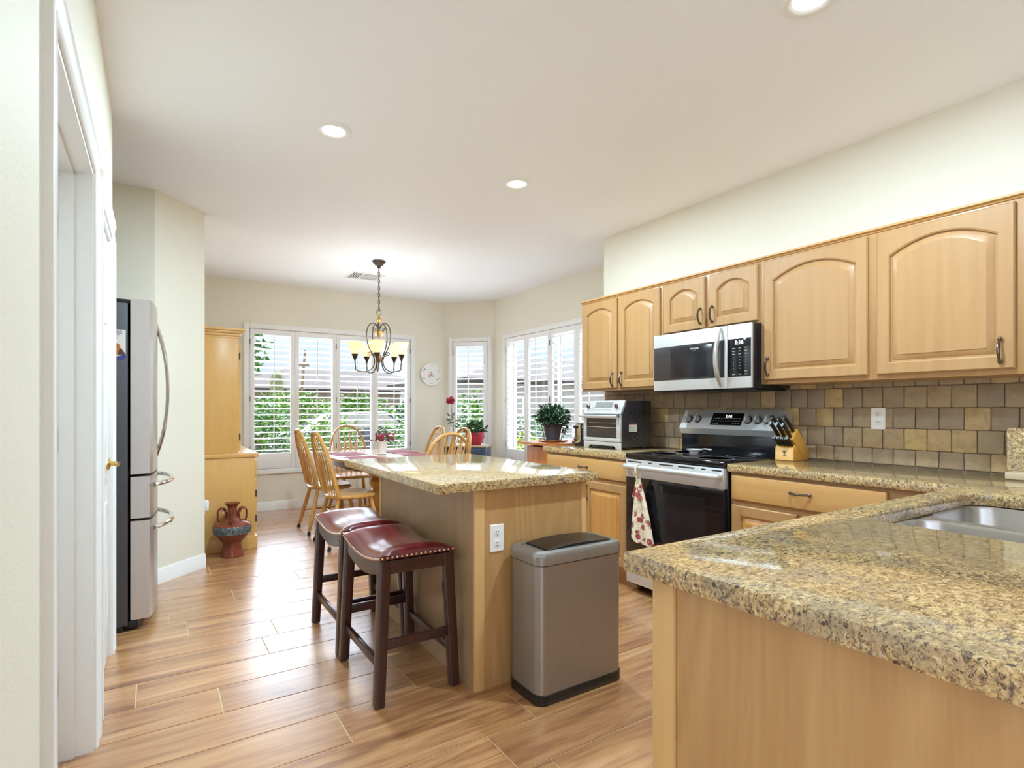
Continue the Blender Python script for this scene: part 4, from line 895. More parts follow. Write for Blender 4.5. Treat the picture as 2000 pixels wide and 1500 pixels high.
def knife(px, py, pz, L, r_, kind, label, group):
    t = thing(kind, label, 'knife', (KX + px, KY + py, KZ + pz), group)
    mb = MB(); p = Vector((KX + px, KY + py, KZ + pz)); pts = [p - kd * 0.01, p + kd * L * 0.1, p + kd * L * 0.45, p + kd * L * 0.8, p + kd * L]
    drop = Vector((-0.004, 0, -0.004)); pts[3] += drop; pts[4] += drop * 2
    mb.tube(pts, [r_ * 0.8, r_, r_ * 1.05, r_, r_ * 1.15], M_BLACKP, 8, flat=(0.6, 1)); o_ = mb.build('handle', t)
    rv = MB()
    for q in (0.25, 0.5, 0.75): c = p + kd * L * q; rv.lathe([(0.0018, -r_ * 0.62 - 0.0004), (0.0018, r_ * 0.62 + 0.0004)], M_CHROME, tuple(c), 6, 'y')
    rv.build('rivets', o_)
    bl_ = MB(); bl_.box(-0.0008, -0.0008, -0.012, 0.0008, 0.0008, 0.002, M_STEEL, mat=Matrix.Translation(p)); bl_.build('blade', t)
for k in range(8): knife(0.012 + 0.004 * (k % 2), 0.012 + k * 0.0128, 0.088, 0.078, 0.0075, 'steak_knife', 'small black handled steak knife in the lower row of the wooden knife block', 'steak knives in the block')
for a, py, L, r_ in ((0.2, 0.02, 0.115, 0.012), (0.2, 0.055, 0.12, 0.013), (0.2, 0.092, 0.125, 0.013), (0.75, 0.02, 0.13, 0.013), (0.75, 0.058, 0.12, 0.013), (0.75, 0.094, 0.13, 0.013)):
    knife(-0.006 + 0.051 * a, py, 0.128 + 0.06 * a, L, r_, 'kitchen_knife', 'large black handled kitchen knife in the %s slots of the wooden knife block' % ('middle' if a < 0.5 else 'topmost'),
          'kitchen knives in the %s slots' % ('middle' if a < 0.5 else 'topmost'))

# granite block and tray in the corner by the peninsula
mb = MB(); mb.box(3.10, 0.55, CZ1, 3.30, 0.833, CZ1 + 0.03, M_TAN, 0.004); solid('tray', mb, 'flat tan tray at the right end of the worktop under the upright granite slab', 'tray', (3.2, 0.69, CZ1))
mb = MB(); mb.loft([[(x, p[0], p[1]) for p in rrect(0.56, CZ1 + 0.031, 0.853, 1.137, 0.012, 3)] for x in (3.205, 3.235)], M_GRAN)
solid('granite_slab', mb, 'upright polished granite slab standing in the worktop corner against the tiles', 'stone slab', (3.22, 0.70, CZ1 + 0.031))

# ------------------------------------------------------------------ trash can
TX0, TX1, TY0, TY1 = 1.298, 1.772, 1.802, 2.040
t = thing('trash_can', 'tall brushed steel trash can with a black flap lid beside the island', 'trash can', (1.535, 1.92, 0))
lp = lambda ins, z, r_: [(p[0], p[1], z) for p in rrect(TX0 + ins, TY0 + ins, TX1 - ins, TY1 - ins, r_, 6)]
mb = MB(); mb.loft([lp(0.003, 0.0, 0.045), lp(0.0, 0.004, 0.045), lp(0.0, 0.043, 0.045), lp(0.004, 0.045, 0.045)], M_BLACKP); mb.build('base_ring', t, ang=40)
mb = MB(); mb.loft([lp(0.003, 0.045, 0.045), lp(0.003, 0.572, 0.045)], M_STEELB); mb.build('can_body', t, ang=40)
mb = MB(); mb.loft([lp(0.006, 0.570, 0.043), lp(0.006, 0.577, 0.043)], M_DARK, (False, False)); mb.loft([lp(0.0, 0.576, 0.045), lp(0.0, 0.612, 0.045), lp(0.006, 0.624, 0.045), lp(0.035, 0.628, 0.03), lp(0.036, 0.622, 0.03)], M_STEELL, (True, True)); ld = mb.build('lid', t, ang=30)
mb = MB(); rows = []
for k in range(13):
    u = k / 12; x = TX0 + 0.075 + (TX1 - TX0 - 0.12) * u; z = 0.628 + 0.012 * sin(pi * u) ** 0.8; rows.append([(x, TY0 + 0.034, z - 0.010), (x, TY1 - 0.034, z - 0.010), (x, TY1 - 0.034, z), (x, TY0 + 0.034, z)])
mb.loft(rows, M_BLACKP); mb.build('flap', ld, ang=40)

# ------------------------------------------------------------------ bar stools
def make_stool():
    t = thing('bar_stool', 'near', 'bar stool', (0, 0, 0), 'red leather saddle stools')
    sx_, sy_ = 0.168, 0.262; zc = 0.575
    saddle = lambda y: 0.036 * min(1.0, abs(y) / sy_) ** 1.8
    mb = MB(); rows = []
    ny, nx_ = 22, 12
    def skin(i, j):                       # i along y, j across x
        y = -sy_ + 2 * sy_ * i; x = -sx_ + 2 * sx_ * j; e = max(abs(2 * i - 1), abs(2 * j - 1)); 
        dome = 0.042 * (1 - abs(2 * j - 1) ** 3.2) ** 0.7 * (1 - abs(2 * i - 1) ** 7) ** 0.6
        return (x, y, zc + saddle(y) + 0.006 + dome)
    top = [[skin(i / ny, j / nx_) for j in range(nx_ + 1)] for i in range(ny + 1)]
    bot = [[(p[0], p[1], zc - 0.012 + saddle(p[1])) for p in r_] for r_ in top]
    mb.loft([a + b[::-1] for a, b in zip(top, bot)], M_LEATH, (True, True)); st = mb.build('seat_cushion', t, ang=55)
    nl = MB()
    def nail(x, y, z, n): nl.sphere((x + n[0] * 0.002, y + n[1] * 0.002, z), 0.0054, M_NAIL, 6)
    for k in range(26):
        y = -sy_ + 0.010 + (2 * sy_ - 0.02) * k / 25
        for s_ in (-1, 1): nail(s_ * sx_, y, zc - 0.004 + saddle(y), (s_, 0))
    for k in range(16):
        x = -sx_ + 0.008 + (2 * sx_ - 0.016) * k / 15
        for s_ in (-1, 1): nail(x, s_ * sy_, zc - 0.004 + saddle(sy_), (0, s_))
    nl.build('nailheads', st)
    # aprons
    for s_ in (-1, 1):
        mb = MB(); n = 16; pts = []
        up = [(-sy_ + 0.002 + (2 * sy_ - 0.004) * k / n, zc - 0.012 + saddle(-sy_ + 2 * sy_ * k / n)) for k in range(n + 1)]
        lo = [(y, z - 0.052 - 0.012 * (1 - (y / sy_) ** 2)) for y, z in up]
        mb.prism(up + lo[::-1], s_ * (sx_ - 0.004), s_ * (sx_ - 0.026), M_MAHOG, 'yz', 0.0); mb.build('side_apron', t)
        mb = MB(); mb.box(-sx_ + 0.004, s_ * (sy_ - 0.004), zc - 0.05 + 0.012, sx_ - 0.004, s_ * (sy_ - 0.028), zc - 0.012 + 0.03, M_MAHOG, 0.002); mb.build('end_apron', t)
    fx, fy = 0.192, 0.272
    for a in (-1, 1):
        for b in (-1, 1):
            mb = MB(); w0, w1 = 0.024, 0.021
            tx, ty = a * (sx_ - w0 - 0.001), b * (sy_ - w0 - 0.001); gx, gy = a * (fx - w1), b * (fy - w1)
            sq = lambda cx, cy, w, z: [(cx + p[0], cy + p[1], z) for p in rrect(-w, -w, w, w, 0.005, 2)]
            mb.loft([sq(gx, gy, w1, 0.006), sq(tx + (gx - tx) * .0, ty, w0, zc - 0.01 + saddle(ty) - 0.004)], M_MAHOG); lg = mb.build('leg', t)
            g_ = MB(); g_.lathe([(0.012, 0), (0.012, 0.008)], M_RUBBER, (gx, gy, 0), 10); g_.build('glide', lg)
    def at(z, a, b):
        q = z / (zc - 0.0); return (a * ((fx - .021) + ((sx_ - .025) - (fx - .021)) * q), b * ((fy - .021) + ((sy_ - .025) - (fy - .021)) * q))
    for b in (-1, 1):
        z = 0.245; p = at(z, -1, b); q = at(z, 1, b); mb = MB(); mb.box(p[0] + 0.018, p[1] - 0.010, z - 0.020, q[0] - 0.018, p[1] + 0.010, z + 0.020, M_MAHOG, 0.003); mb.build('stretcher', t)
    for a in (-1, 1):
        z = 0.165; p = at(z, a, -1); q = at(z, a, 1); mb = MB(); mb.box(p[0] - 0.010, p[1] + 0.018, z - 0.018, p[0] + 0.010, q[1] - 0.018, z + 0.018, M_MAHOG, 0.003); mb.build('stretcher', t)
    return t
st1 = make_stool(); st1.location = (0.930, 2.425, 0); st1['label'] = 'red leather saddle stool nearest the trash can, in front of the other stool'
st2 = copy_tree(st1); st2.location = (0.930, 2.985, 0); st2['label'] = 'red leather saddle stool behind the other one, towards the dining chairs'

# ------------------------------------------------------------------ refrigerator
t = thing('refrigerator', 'stainless french door refrigerator with dark sides in the left alcove', 'refrigerator', (-0.4, 4.1, 0))
FY0, FY1 = 3.65, 4.50; FXB = -0.137; FXD = -0.030
mb = MB(); mb.box(-0.93, FY0, 0.035, FXB, FY1, 1.80, M_FSIDE, 0.004); mb.box(-0.9, FY0 + 0.01, 0.0, FXB - 0.02, FY1 - 0.01, 0.035, M_BLACKP); mb.box(FXB - 0.02, FY0 + 0.03, 0.004, FXB + 0.05, FY1 - 0.03, 0.05, M_BLACKP, 0.004)
mb.box(-0.35, FY0 + 0.02, 1.80, FXB + 0.01, FY1 - 0.02, 1.825, M_FSIDE, 0.006); mb.build('body', t)
def fdoor(name, y0, y1, z0, z1):
    mb = MB(); n = 12; prof = []
    c = (FY0 + FY1) / 2; hw = (FY1 - FY0) / 2
    pts = [(FXB + 0.012, y0)] + [(FXD + 0.030 * (1 - ((y0 + (y1 - y0) * k / n - c) / hw) ** 2) - (0.008 if k in (0, n) else 0), y0 + (y1 - y0) * k / n) for k in range(n + 1)] + [(FXB + 0.012, y1)]
    mb.prism(pts, z0, z1, M_STEELZ, 'xy', 0.0); return mb.build(name, t, ang=28)
ym = (FY0 + FY1) / 2
dl = fdoor('upper_door', FY0, ym - 0.003, 0.862, 1.825); dr2 = fdoor('upper_door', ym + 0.003, FY1, 0.862, 1.825)
d1 = fdoor('middle_drawer', FY0, FY1, 0.618, 0.848); d2 = fdoor('freezer_drawer', FY0, FY1, 0.062, 0.604)
for dd, yh in ((dl, ym - 0.045), (dr2, ym + 0.045)):
    mb = MB(); pts = []; zz0, zz1 = 0.93, 1.745
    for k in range(15):
        q = -1 + 2 * k / 14; pts.append((FXD + 0.022 + 0.062 * (1 - abs(q) ** 2.2), yh, (zz0 + zz1) / 2 + q * (zz1 - zz0) / 2))
    mb.tube(pts, 0.013, M_CHROME, 10, flat=(1.1, 0.8)); mb.build('handle', dd)
for dd, z in ((d1, 0.79), (d2, 0.545)):
    mb = MB(); pts = []
    for k in range(13):
        q = -1 + 2 * k / 12; pts.append((FXD + 0.012 + 0.075 * (1 - abs(q) ** 2.6) + 0.02 * (1 - q * q), ym + q * 0.34, z))
    mb.tube(pts, 0.014, M_CHROME, 10); mb.build('handle', dd)
for y in (FY0 + 0.03, FY1 - 0.03):
    mb = MB(); mb.box(FXB - 0.05, y - 0.012, 1.80, FXB + 0.045, y + 0.02, 1.822, M_DARK, 0.003); mb.build('hinge_cover', t)
# flyer on the fridge side
t = thing('paper_flyer', 'white printed flyer with an orange dog stuck to the refrigerator side', 'flyer', (-0.21, FY0, 1.5))
mb = MB(); yy = FY0 - 0.0015
pts = [(-0.275, 1.652), (-0.146, 1.652), (-0.146, 1.52)] + [(-0.146 - 0.129 * k / 8, 1.52 - 0.030 * sin(pi / 2 * k / 8)) for k in range(1, 9)]
mb.prism(pts, FY0 - 0.0012, FY0 - 0.0004, M_WHITEP, 'xz'); mb.build('sheet', t)
text_mesh('VECCC', 0.021, M_INK, 'headline', t, (-0.195, yy, 1.637), FACE_NY, 0.0002, True)
mb = MB()
for k, (w_, z) in enumerate(((0.09, 1.622), (0.075, 1.613), (0.08, 1.604), (0.07, 1.590), (0.05, 1.578), (0.05, 1.560), (0.045, 1.546))): mb.box(-0.262, yy - 0.0003, z, -0.262 + w_, yy, z + 0.0025, M_INKL)
mb.build('print_lines', t)
mb = MB(); mb.prism([(-0.200, 1.515), (-0.190, 1.545), (-0.196, 1.570), (-0.184, 1.578), (-0.172, 1.570), (-0.170, 1.556), (-0.158, 1.540), (-0.152, 1.518)], yy - 0.0006, yy, M_FOX, 'xz'); mb.prism([(-0.180, 1.515), (-0.176, 1.545), (-0.165, 1.548), (-0.150, 1.526), (-0.149, 1.518)], yy - 0.0009, yy, M_FOXD, 'xz'); mb.build('dog_picture', t)
mb = MB(); mb.prism([(-0.200, 1.492), (-0.146, 1.518), (-0.146, 1.498), (-0.160, 1.490), (-0.185, 1.488)], FY0 - 0.001, FY0 - 0.0003, M_BLUE, 'xz'); mb.build('blue_corner', t)

# ------------------------------------------------------------------ hutch
HY0, HY1 = 5.25, 6.42
t = thing('hutch', 'honey wood two-piece hutch standing left of the shuttered window', 'hutch', (0.52, 5.8, 0))
mb = MB(); mb.box(XH + 0.005, HY0, 0.0, 0.715, HY1, 0.80, M_PINE, 0.002); lb = mb.build('lower_case', t)
mb = MB(); mb.box(XH + 0.005, HY0 - 0.012, 0.0, 0.735, HY1 + 0.012, 0.115, M_PINE, 0.005); mb.build('plinth', t)
mb = MB(); mb.box(XH + 0.005, HY0 - 0.012, 0.80, 0.745, HY1 + 0.012, 0.838, M_PINE, 0.008, 3); mb.build('ledge', t)
mb = MB(); mb.box(XH + 0.005, HY0 + 0.01, 0.838, 0.585, HY1 - 0.01, 1.83, M_PINE, 0.002); mb.build('upper_case', t)
mb = MB(); F_ = [(0.575, 1.825), (0.590, 1.83), (0.600, 1.85), (0.618, 1.862), (0.628, 1.885), (0.645, 1.892), (0.645, 1.908)]
for zc_, ov in ((1.825, 0.0), (1.848, 0.012), (1.872, 0.03), (1.893, 0.048)): mb.box(XH + 0.005, HY0 + 0.01 - ov * 0.6, zc_, 0.592 + ov, HY1 - 0.01 + ov * 0.6, zc_ + 0.024, M_PINE, 0.005)
mb.build('crown_moulding', t)
def hutch_door(y0, y1, z0, z1, x, par):
    d = panel_door(y1 - y0, z1 - z0, 0.02, False, 0, M_PINE, M_PINE, (lambda u, v, w: (x + w, y0 + u, z0 + v)), par)
    for z in (z0 + 0.12, z1 - 0.12):
        h_ = MB(); h_.lathe([(0.005, z - 0.03), (0.005, z + 0.03)], M_DARK, (x + 0.012, y0 - 0.003, 0), 8); h_.build('hinge', d)
    return d
for a, b_ in ((HY0 + 0.02, 5.62), (5.63, 6.03), (6.04, HY1 - 0.02)):
    hutch_door(a, b_, 0.86, 1.80, 0.586, t); hutch_door(a, b_, 0.14, 0.60, 0.716, t)
    mb = MB(); mb.box(0.715, a, 0.62, 0.735, b_, 0.77, M_PINE, 0.005); dw = mb.build('drawer', t)
    k_ = MB(); k_.lathe([(0.008, 0.735), (0.014, 0.755), (0.001, 0.758)], M_PEWTER, (0, (a + b_) / 2, 0.695), 12, 'x'); k_.build('knob', dw)
# urn on the floor in front of the hutch
VX, VY = 0.522, 5.085
t = thing('floor_urn', 'brown glazed three-handled pottery urn on the floor by the hutch', 'urn', (VX, VY, 0))
mb = MB(); mb.lathe([(0.080, 0), (0.088, 0.006), (0.082, 0.03), (0.070, 0.085), (0.068, 0.105), (0.085, 0.130), (0.128, 0.178), (0.142, 0.198)], M_TERRA, (VX, VY, 0), 36, caps=(True, False))
mb.lathe([(0.142, 0.196), (0.147, 0.228), (0.147, 0.250), (0.142, 0.258)], M_BAND, (VX, VY, 0), 36, caps=(False, False))
mb.lathe([(0.142, 0.258), (0.137, 0.268), (0.095, 0.290), (0.048, 0.318), (0.036, 0.335), (0.034, 0.405), (0.046, 0.425), (0.060, 0.436), (0.060, 0.442), (0.048, 0.440), (0.03, 0.425), (0.027, 0.34)], M_TERRA, (VX, VY, 0), 36, caps=(False, True))
mb.build('pot_body', t, ang=40)
for a in (radians_ := [R(-100), R(20), R(150)]):
    pts = []
    for k in range(11):
        q = k / 10; ang = pi * q; pts.append((VX + cos(a) * (0.088 + 0.034 * cos(ang) + 0.0), VY + sin(a) * (0.088 + 0.034 * cos(ang)), 0.345 + 0.048 * sin(ang)))
    pts = [(VX + cos(a) * 0.108, VY + sin(a) * 0.108, 0.272), (VX + cos(a) * 0.118, VY + sin(a) * 0.118, 0.31)] + pts[1:-1] + [(VX + cos(a) * 0.046, VY + sin(a) * 0.046, 0.35), (VX + cos(a) * 0.050, VY + sin(a) * 0.050, 0.31)]
    mb = MB(); mb.tube(pts, 0.011, M_TERRA, 8, flat=(2.0, 0.7)); mb.build('handle', t)
# plug-in night light round the corner
t = thing('plug_light', 'small white plug-in light low on the wall corner by the hutch', 'night light', (XH, 4.93, 0.458))
mb = MB(); mb.box(XH, 4.90, 0.40, XH + 0.006, 4.97, 0.515, M_PLATE, 0.002); mb.build('cover_plate', t)
mb = MB(); mb.box(XH + 0.006, 4.91, 0.42, XH + 0.035, 4.96, 0.50, M_PLATE, 0.008); mb.build('lamp_body', t)

# ------------------------------------------------------------------ dining table and chairs
TXc, TYc = 1.93, 5.43
t = thing('dining_table', 'glossy oak pedestal dining table under the chandelier', 'table', (TXc, TYc, 0))
def oval(ax, ay, z, n=48, p=2.6):
    out = []
    for k in range(n):
        a = 2 * pi * k / n; c_, s_ = cos(a), sin(a); out.append((TXc + ax * math.copysign(abs(c_) ** (2 / p), c_), TYc + ay * math.copysign(abs(s_) ** (2 / p), s_), z))
    return out
mb = MB(); mb.loft([oval(0.50, 0.79, 0.725), oval(0.515, 0.805, 0.732), oval(0.515, 0.805, 0.748), oval(0.505, 0.795, 0.756)], M_OAKX); mb.build('tabletop', t, ang=40)
mb = MB(); mb.loft([oval(0.42, 0.70, 0.645), oval(0.42, 0.70, 0.725)], M_MAHOG); mb.build('apron', t, ang=40)
mb = MB(); mb.lathe([(0.13, 0.10), (0.14, 0.13), (0.115, 0.17), (0.12, 0.22), (0.145, 0.30), (0.13, 0.38), (0.10, 0.42), (0.12, 0.45), (0.13, 0.49), (0.105, 0.53), (0.14, 0.57), (0.15, 0.645)], M_OAK, (TXc, TYc, 0), 28); mb.build('pedestal', t, ang=40)
for k in range(4):
    a = pi / 4 + k * pi / 2; mb = MB(); pts = [(TXc + cos(a) * r_, TYc + sin(a) * r_, z) for r_, z in ((0.08, 0.22), (0.18, 0.19), (0.30, 0.10), (0.40, 0.045), (0.46, 0.035))]
    mb.tube(pts, [0.045, 0.042, 0.036, 0.033, 0.035], M_OAK, 10, flat=(0.8, 1.0)); mb.build('foot', t)

def make_chair():
    t = thing('dining_chair', 'x', 'chair', (0, 0, 0), 'bow-back oak dining chairs')
    # local: sitter looks along +y; back at -y
    mb = MB(); n = 32
    def seat(ins, z):
        out = []
        for k in range(n):
            a = 2 * pi * k / n; x = cos(a); y = sin(a); w = 0.225 + 0.012 * y; out.append(((w - ins) * math.copysign(abs(x) ** 0.78, x), (0.215 - ins) * math.copysign(abs(y) ** 0.72, y), z))
        return out
    mb.loft([seat(0.02, 0.425), seat(0.0, 0.436), seat(0.0, 0.450), seat(0.014, 0.462), seat(0.09, 0.456)], M_OAK); mb.build('seat', t, ang=45)
    lean = lambda z: -0.165 - 0.23 * (z - 0.45)
    bow = []
    for k in range(29):
        a = pi * k / 28; x = 0.228 * cos(a); z = 0.455 + 0.56 * sin(a) ** 0.72
        x = 0.228 * math.copysign(abs(cos(a)) ** 0.82, cos(a)); bow.append((x * (1 - 0.04 * 0), lean(z) - 0.018 * (1 - (x / 0.228) ** 2), z))
    mb = MB(); mb.tube(bow, 0.0145, M_OAK, 8, flat=(1.25, 0.9)); mb.build('bow', t)
    for k in range(6):
        xb = -0.140 + 0.056 * k; xt = xb * 1.22; zt = 0.455 + 0.56 * (1 - (abs(xt) / 0.228) ** 2.2) ** 0.42
        mb = MB(); rows = []
        for q, w, d in ((0, 0.0075, 0.0065), (0.08, 0.009, 0.0065), (0.36, 0.013, 0.006), (0.52, 0.0235, 0.005), (0.60, 0.022, 0.005), (0.70, 0.008, 0.005), (0.85, 0.0062, 0.0055), (1, 0.0055, 0.0055)):
            z = 0.452 + (zt - 0.452) * q; x = xb + (xt - xb) * q; y = lean(z) - 0.018 * (1 - (x / 0.228) ** 2) + 0.012 * sin(pi * q)
            rows.append([(x + w * cos(2 * pi * j / 8), y + d * sin(2 * pi * j / 8), z) for j in range(8)])
        mb.loft(rows, M_OAK); mb.build('spindle', t, ang=50)
    tops = {}
    for a in (-1, 1):
        for b in (-1, 1):
            p0 = Vector((a * 0.150, b * 0.145, 0.43)); p1 = Vector((a * 0.222, b * (0.215 if b > 0 else 0.245), 0.03)); d = p0 - p1
            prof = [(0, 0.013), (0.12, 0.016), (0.30, 0.021), (0.33, 0.017), (0.36, 0.022), (0.40, 0.016), (0.44, 0.019), (0.60, 0.022), (0.64, 0.017), (0.67, 0.022), (0.72, 0.018), (0.9, 0.017), (1, 0.016)]
            mb = MB(); mb.tube([p1 + d * q for q, _ in prof], [r_ for _, r_ in prof], M_OAK, 10); lg = mb.build('leg', t, ang=45)
            g_ = MB(); g_.tube([p1 - d.normalized() * 0.0 + Vector((0, 0, 0.004)), p1 + Vector((a * 0.005, b * 0.004, -0.029))], 0.016, M_RUBBER, 8); g_.build('foot_cap', lg)
            tops[(a, b)] = p1 + d * 0.38
    for a in (-1, 1): mb = MB(); p, q = tops[(a, -1)], tops[(a, 1)]; mb.tube([p, (p + q) / 2, q], [0.009, 0.014, 0.009], M_OAK, 8); mb.build('stretcher', t)
    p = (tops[(-1, -1)] + tops[(-1, 1)]) / 2; q = (tops[(1, -1)] + tops[(1, 1)]) / 2; mb = MB(); mb.tube([p, (p + q) / 2, q], [0.009, 0.014, 0.009], M_OAK, 8); mb.build('stretcher', t)
    return t
ch = make_chair()
for k, (x, y, rz, l) in enumerate(((1.475, 5.73, -90, 'oak chair on the hutch side of the table, farther from the stools'), (1.475, 5.02, -88, 'oak chair on the hutch side of the table, nearer the stools'),
                                  (1.94, 6.42, 180, 'oak chair at the far table end in front of the back window'), (2.05, 4.40, 0, 'oak chair at the near table end, its arched back above the island slab'),
                                  (2.46, 5.20, 92, 'pale oak chair on the right table side, nearer the potted red plant'), (2.46, 5.82, 90, 'pale oak chair on the right table side, nearer the wall plate'))):
    c = ch if k == 0 else copy_tree(ch)
    c.location = (x, y, 0); c.rotation_euler = (0, 0, R(rz)); c['label'] = l
# placemats
GP = 'red placemats on the dining table'
for x, y, l in ((1.64, 5.66, 'placemat before the farther hutch side chair'), (1.64, 5.10, 'placemat before the nearer hutch side chair'), (2.22, 5.10, 'placemat before the right chair by the red plant'), (2.22, 5.70, 'placemat before the right chair by the wall plate')):
    mb = MB(); mb.loft([[(p[0], p[1], z) for p in rrect(x - 0.15, y - 0.22, x + 0.15, y + 0.22, 0.012, 3)] for z in (0.7565, 0.7595)], M_MAT)
    solid('placemat', mb, 'dusty red cloth ' + l, 'placemat', (x, y, 0.7565), GP)
# vase of red flowers on the table
CX, CY = 1.935, 5.44
t = thing('table_vase', 'cream vase with a hoop handle on the dining table', 'vase', (CX, CY, 0.757))
mb = MB(); mb.lathe([(0.040, 0.757), (0.047, 0.762), (0.042, 0.775), (0.042, 0.80), (0.050, 0.86), (0.060, 0.893), (0.056, 0.893), (0.046, 0.86), (0.038, 0.80)], M_CERAM, (CX, CY, 0), 28); mb.build('pot', t, ang=40)
mb = MB(); mb.tube([(CX + 0.066 * cos(pi * k / 14) * 0.84 + 0.02 * 0, CY - 0.066 * 0.54 * cos(pi * k / 14), 0.885 + 0.135 * sin(pi * k / 14) ** 0.8) for k in range(15)], 0.005, M_IRON, 7); mb.build('hoop_handle', t)
t = thing('flower_bunch', 'bunch of dark red flowers standing in the cream basket-handled vase', 'flowers', (CX, CY, 0.79))
random.seed(3)
fl = MB(); lf = MB()
for k in range(46):
    a = random.uniform(0, 2 * pi); r_ = random.uniform(0.02, 0.125); z = 0.905 + random.uniform(0, 0.075) - r_ * 0.15; c = (CX + r_ * cos(a), CY + r_ * sin(a), z)
    fl.sphere(c, random.uniform(0.008, 0.013), M_BERRY if random.random() < 0.8 else M_CRIM, 7, (1, 1, 1.3))
    lf.tube([(CX, CY, 0.86), ((CX + c[0]) / 2, (CY + c[1]) / 2, 0.90), c], 0.0016, M_STEM, 5)
fl.tube([(CX, CY, 0.79), (CX, CY, 0.87)], 0.012, M_STEM, 6); fl.build('blossoms', t); lf.build('stems', t)

# ------------------------------------------------------------------ leaf helper
def leaf_cloud(mb, c, rad, n, size, m, seed, flat=0.9, fn=None):
    rnd = random.Random(seed)
    for k in range(n):
        while True:
            p = Vector((rnd.uniform(-1, 1), rnd.uniform(-1, 1), rnd.uniform(-1, 1)))
            if 0.25 < p.length < 1: break
        p = p * (0.72 + 0.28 * rnd.random()); q = Vector((c[0] + p.x * rad[0], c[1] + p.y * rad[1], c[2] + p.z * rad[2]))
        d = (Vector((p.x, p.y, p.z * 0.6 - 0.1)) + Vector((rnd.uniform(-.7, .7), rnd.uniform(-.7, .7), rnd.uniform(-.5, .5)))).normalized()
        s_ = d.cross(Vector((rnd.uniform(-1, 1), rnd.uniform(-1, 1), 1))).normalized(); L = size * rnd.uniform(0.7, 1.3); nrm = d.cross(s_) * L * 0.12
        a, b, e_, f_ = q, q + d * L * 0.5 + s_ * L * 0.33 + nrm, q + d * L, q + d * L * 0.5 - s_ * L * 0.33 + nrm
        mm = m[rnd.randrange(len(m))] if isinstance(m, list) else m
        mb.quad([tuple(a), tuple(b), tuple(e_), tuple(f_)], mm)
# potted ivy on the little oak cart
CXc, CYc = 3.06, 4.03
t = thing('plant_cart', 'small orange-oak drop-leaf cart between the worktop and the nook window', 'side cabinet', (CXc, CYc, 0))
mb = MB(); mb.box(2.86, 3.74, 0.08, 3.30, 4.16, 0.885, M_REDOAK, 0.004); mb.build('case', t)
mb = MB(); mb.loft([[(p[0], p[1], z) for p in rrect(2.80, 3.70, 3.36, 4.26, 0.04, 5)] for z in (0.902, 0.922)], M_REDOAK); mb.box(2.90, 3.78, 0.885, 3.26, 4.12, 0.902, M_DARK); mb.build('cart_top', t)
for x in (2.89, 3.27):
    for y in (3.77, 4.13): mb = MB(); mb.lathe([(0.022, 0.0), (0.026, 0.04), (0.022, 0.08)], M_REDOAK, (x, y, 0), 12); mb.build('foot', t)
solid('saucer', MB().lathe([(0.10, 0.922), (0.135, 0.930), (0.137, 0.936), (0.10, 0.932), (0.001, 0.930)], M_ORANGE, (CXc, CYc, 0), 32), 'orange saucer plate beneath the ivy pot', 'saucer', (CXc, CYc, 0.922), ang=40)
t = thing('potted_ivy', 'bushy green ivy in a dark pot with a wire stand by the window', 'potted plant', (CXc, CYc, 0.931))
mb = MB(); mb.lathe([(0.060, 0.940), (0.062, 0.945), (0.085, 1.06), (0.092, 1.065), (0.092, 1.085), (0.084, 1.085)], M_POT, (CXc, CYc, 0), 28); mb.build('pot', t, ang=40)
mb = MB()
for k in range(6):
    a = k * pi / 3 + 0.3; mb.tube([(CXc + cos(a) * r_, CYc + sin(a) * r_, z) for r_, z in ((0.078, 0.934), (0.085, 0.99), (0.105, 1.07), (0.15, 1.13), (0.165, 1.125))], 0.0035, M_IRON, 6)
for r_, z in ((0.078, 0.936), (0.105, 1.07)): mb.tube([(CXc + r_ * cos(2 * pi * k / 28), CYc + r_ * sin(2 * pi * k / 28), z) for k in range(28)], 0.0035, M_IRON, 6, closed=True)
mb.build('wire_stand', t)
mb = MB(); leaf_cloud(mb, (CXc, CYc, 1.155), (0.165, 0.165, 0.095), 620, 0.042, [M_GREEN], 5); leaf_cloud(mb, (CXc - 0.08, CYc, 1.22), (0.05, 0.05, 0.06), 60, 0.035, [M_GREEN], 6); leaf_cloud(mb, (CXc + 0.09, CYc - 0.05, 1.08), (0.05, 0.05, 0.09), 70, 0.035, [M_GREEN], 8)
mb.build('foliage', t, smooth=False)

# navy corner table, flower vase and red pot
NX, NY = 3.40, 6.30; NM = Matrix.Translation((NX, NY, 0)) @ Matrix.Rotation(R(-41), 4, 'Z')
t = thing('corner_cabinet', 'small navy drawer table in the bay corner under the narrow shutter', 'side table', (NX, NY, 0))
mb = MB(); mb.box(-0.27, -0.19, 0.40, 0.27, 0.19, 0.735, M_NAVY, 0.004, mat=NM)
mb.box(-0.29, -0.21, 0.735, 0.29, 0.21, 0.757, M_TAN, 0.005, mat=NM); mb.build('case', t)
for a in (-1, 1):
    for b in (-1, 1): mb = MB(); mb.box(a * 0.25 - 0.02, b * 0.17 - 0.02, 0, a * 0.25 + 0.02, b * 0.17 + 0.02, 0.41, M_NAVY, 0.003, mat=NM); mb.build('leg', t)
mb = MB(); mb.box(-0.22, -0.228, 0.60, 0.22, -0.188, 0.715, M_NAVY, 0.004, mat=NM); dw = mb.build('drawer', t)
mb = MB(); mb.sphere(tuple(NM @ Vector((0, -0.218, 0.655))), 0.013, M_CERAM, 10); mb.build('knob', dw)
p = NM @ Vector((-0.20, 0.0, 0)); t = thing('bud_vase', 'slim clear glass vase on the navy table in the bay corner', 'vase', (p.x, p.y, 0.757))
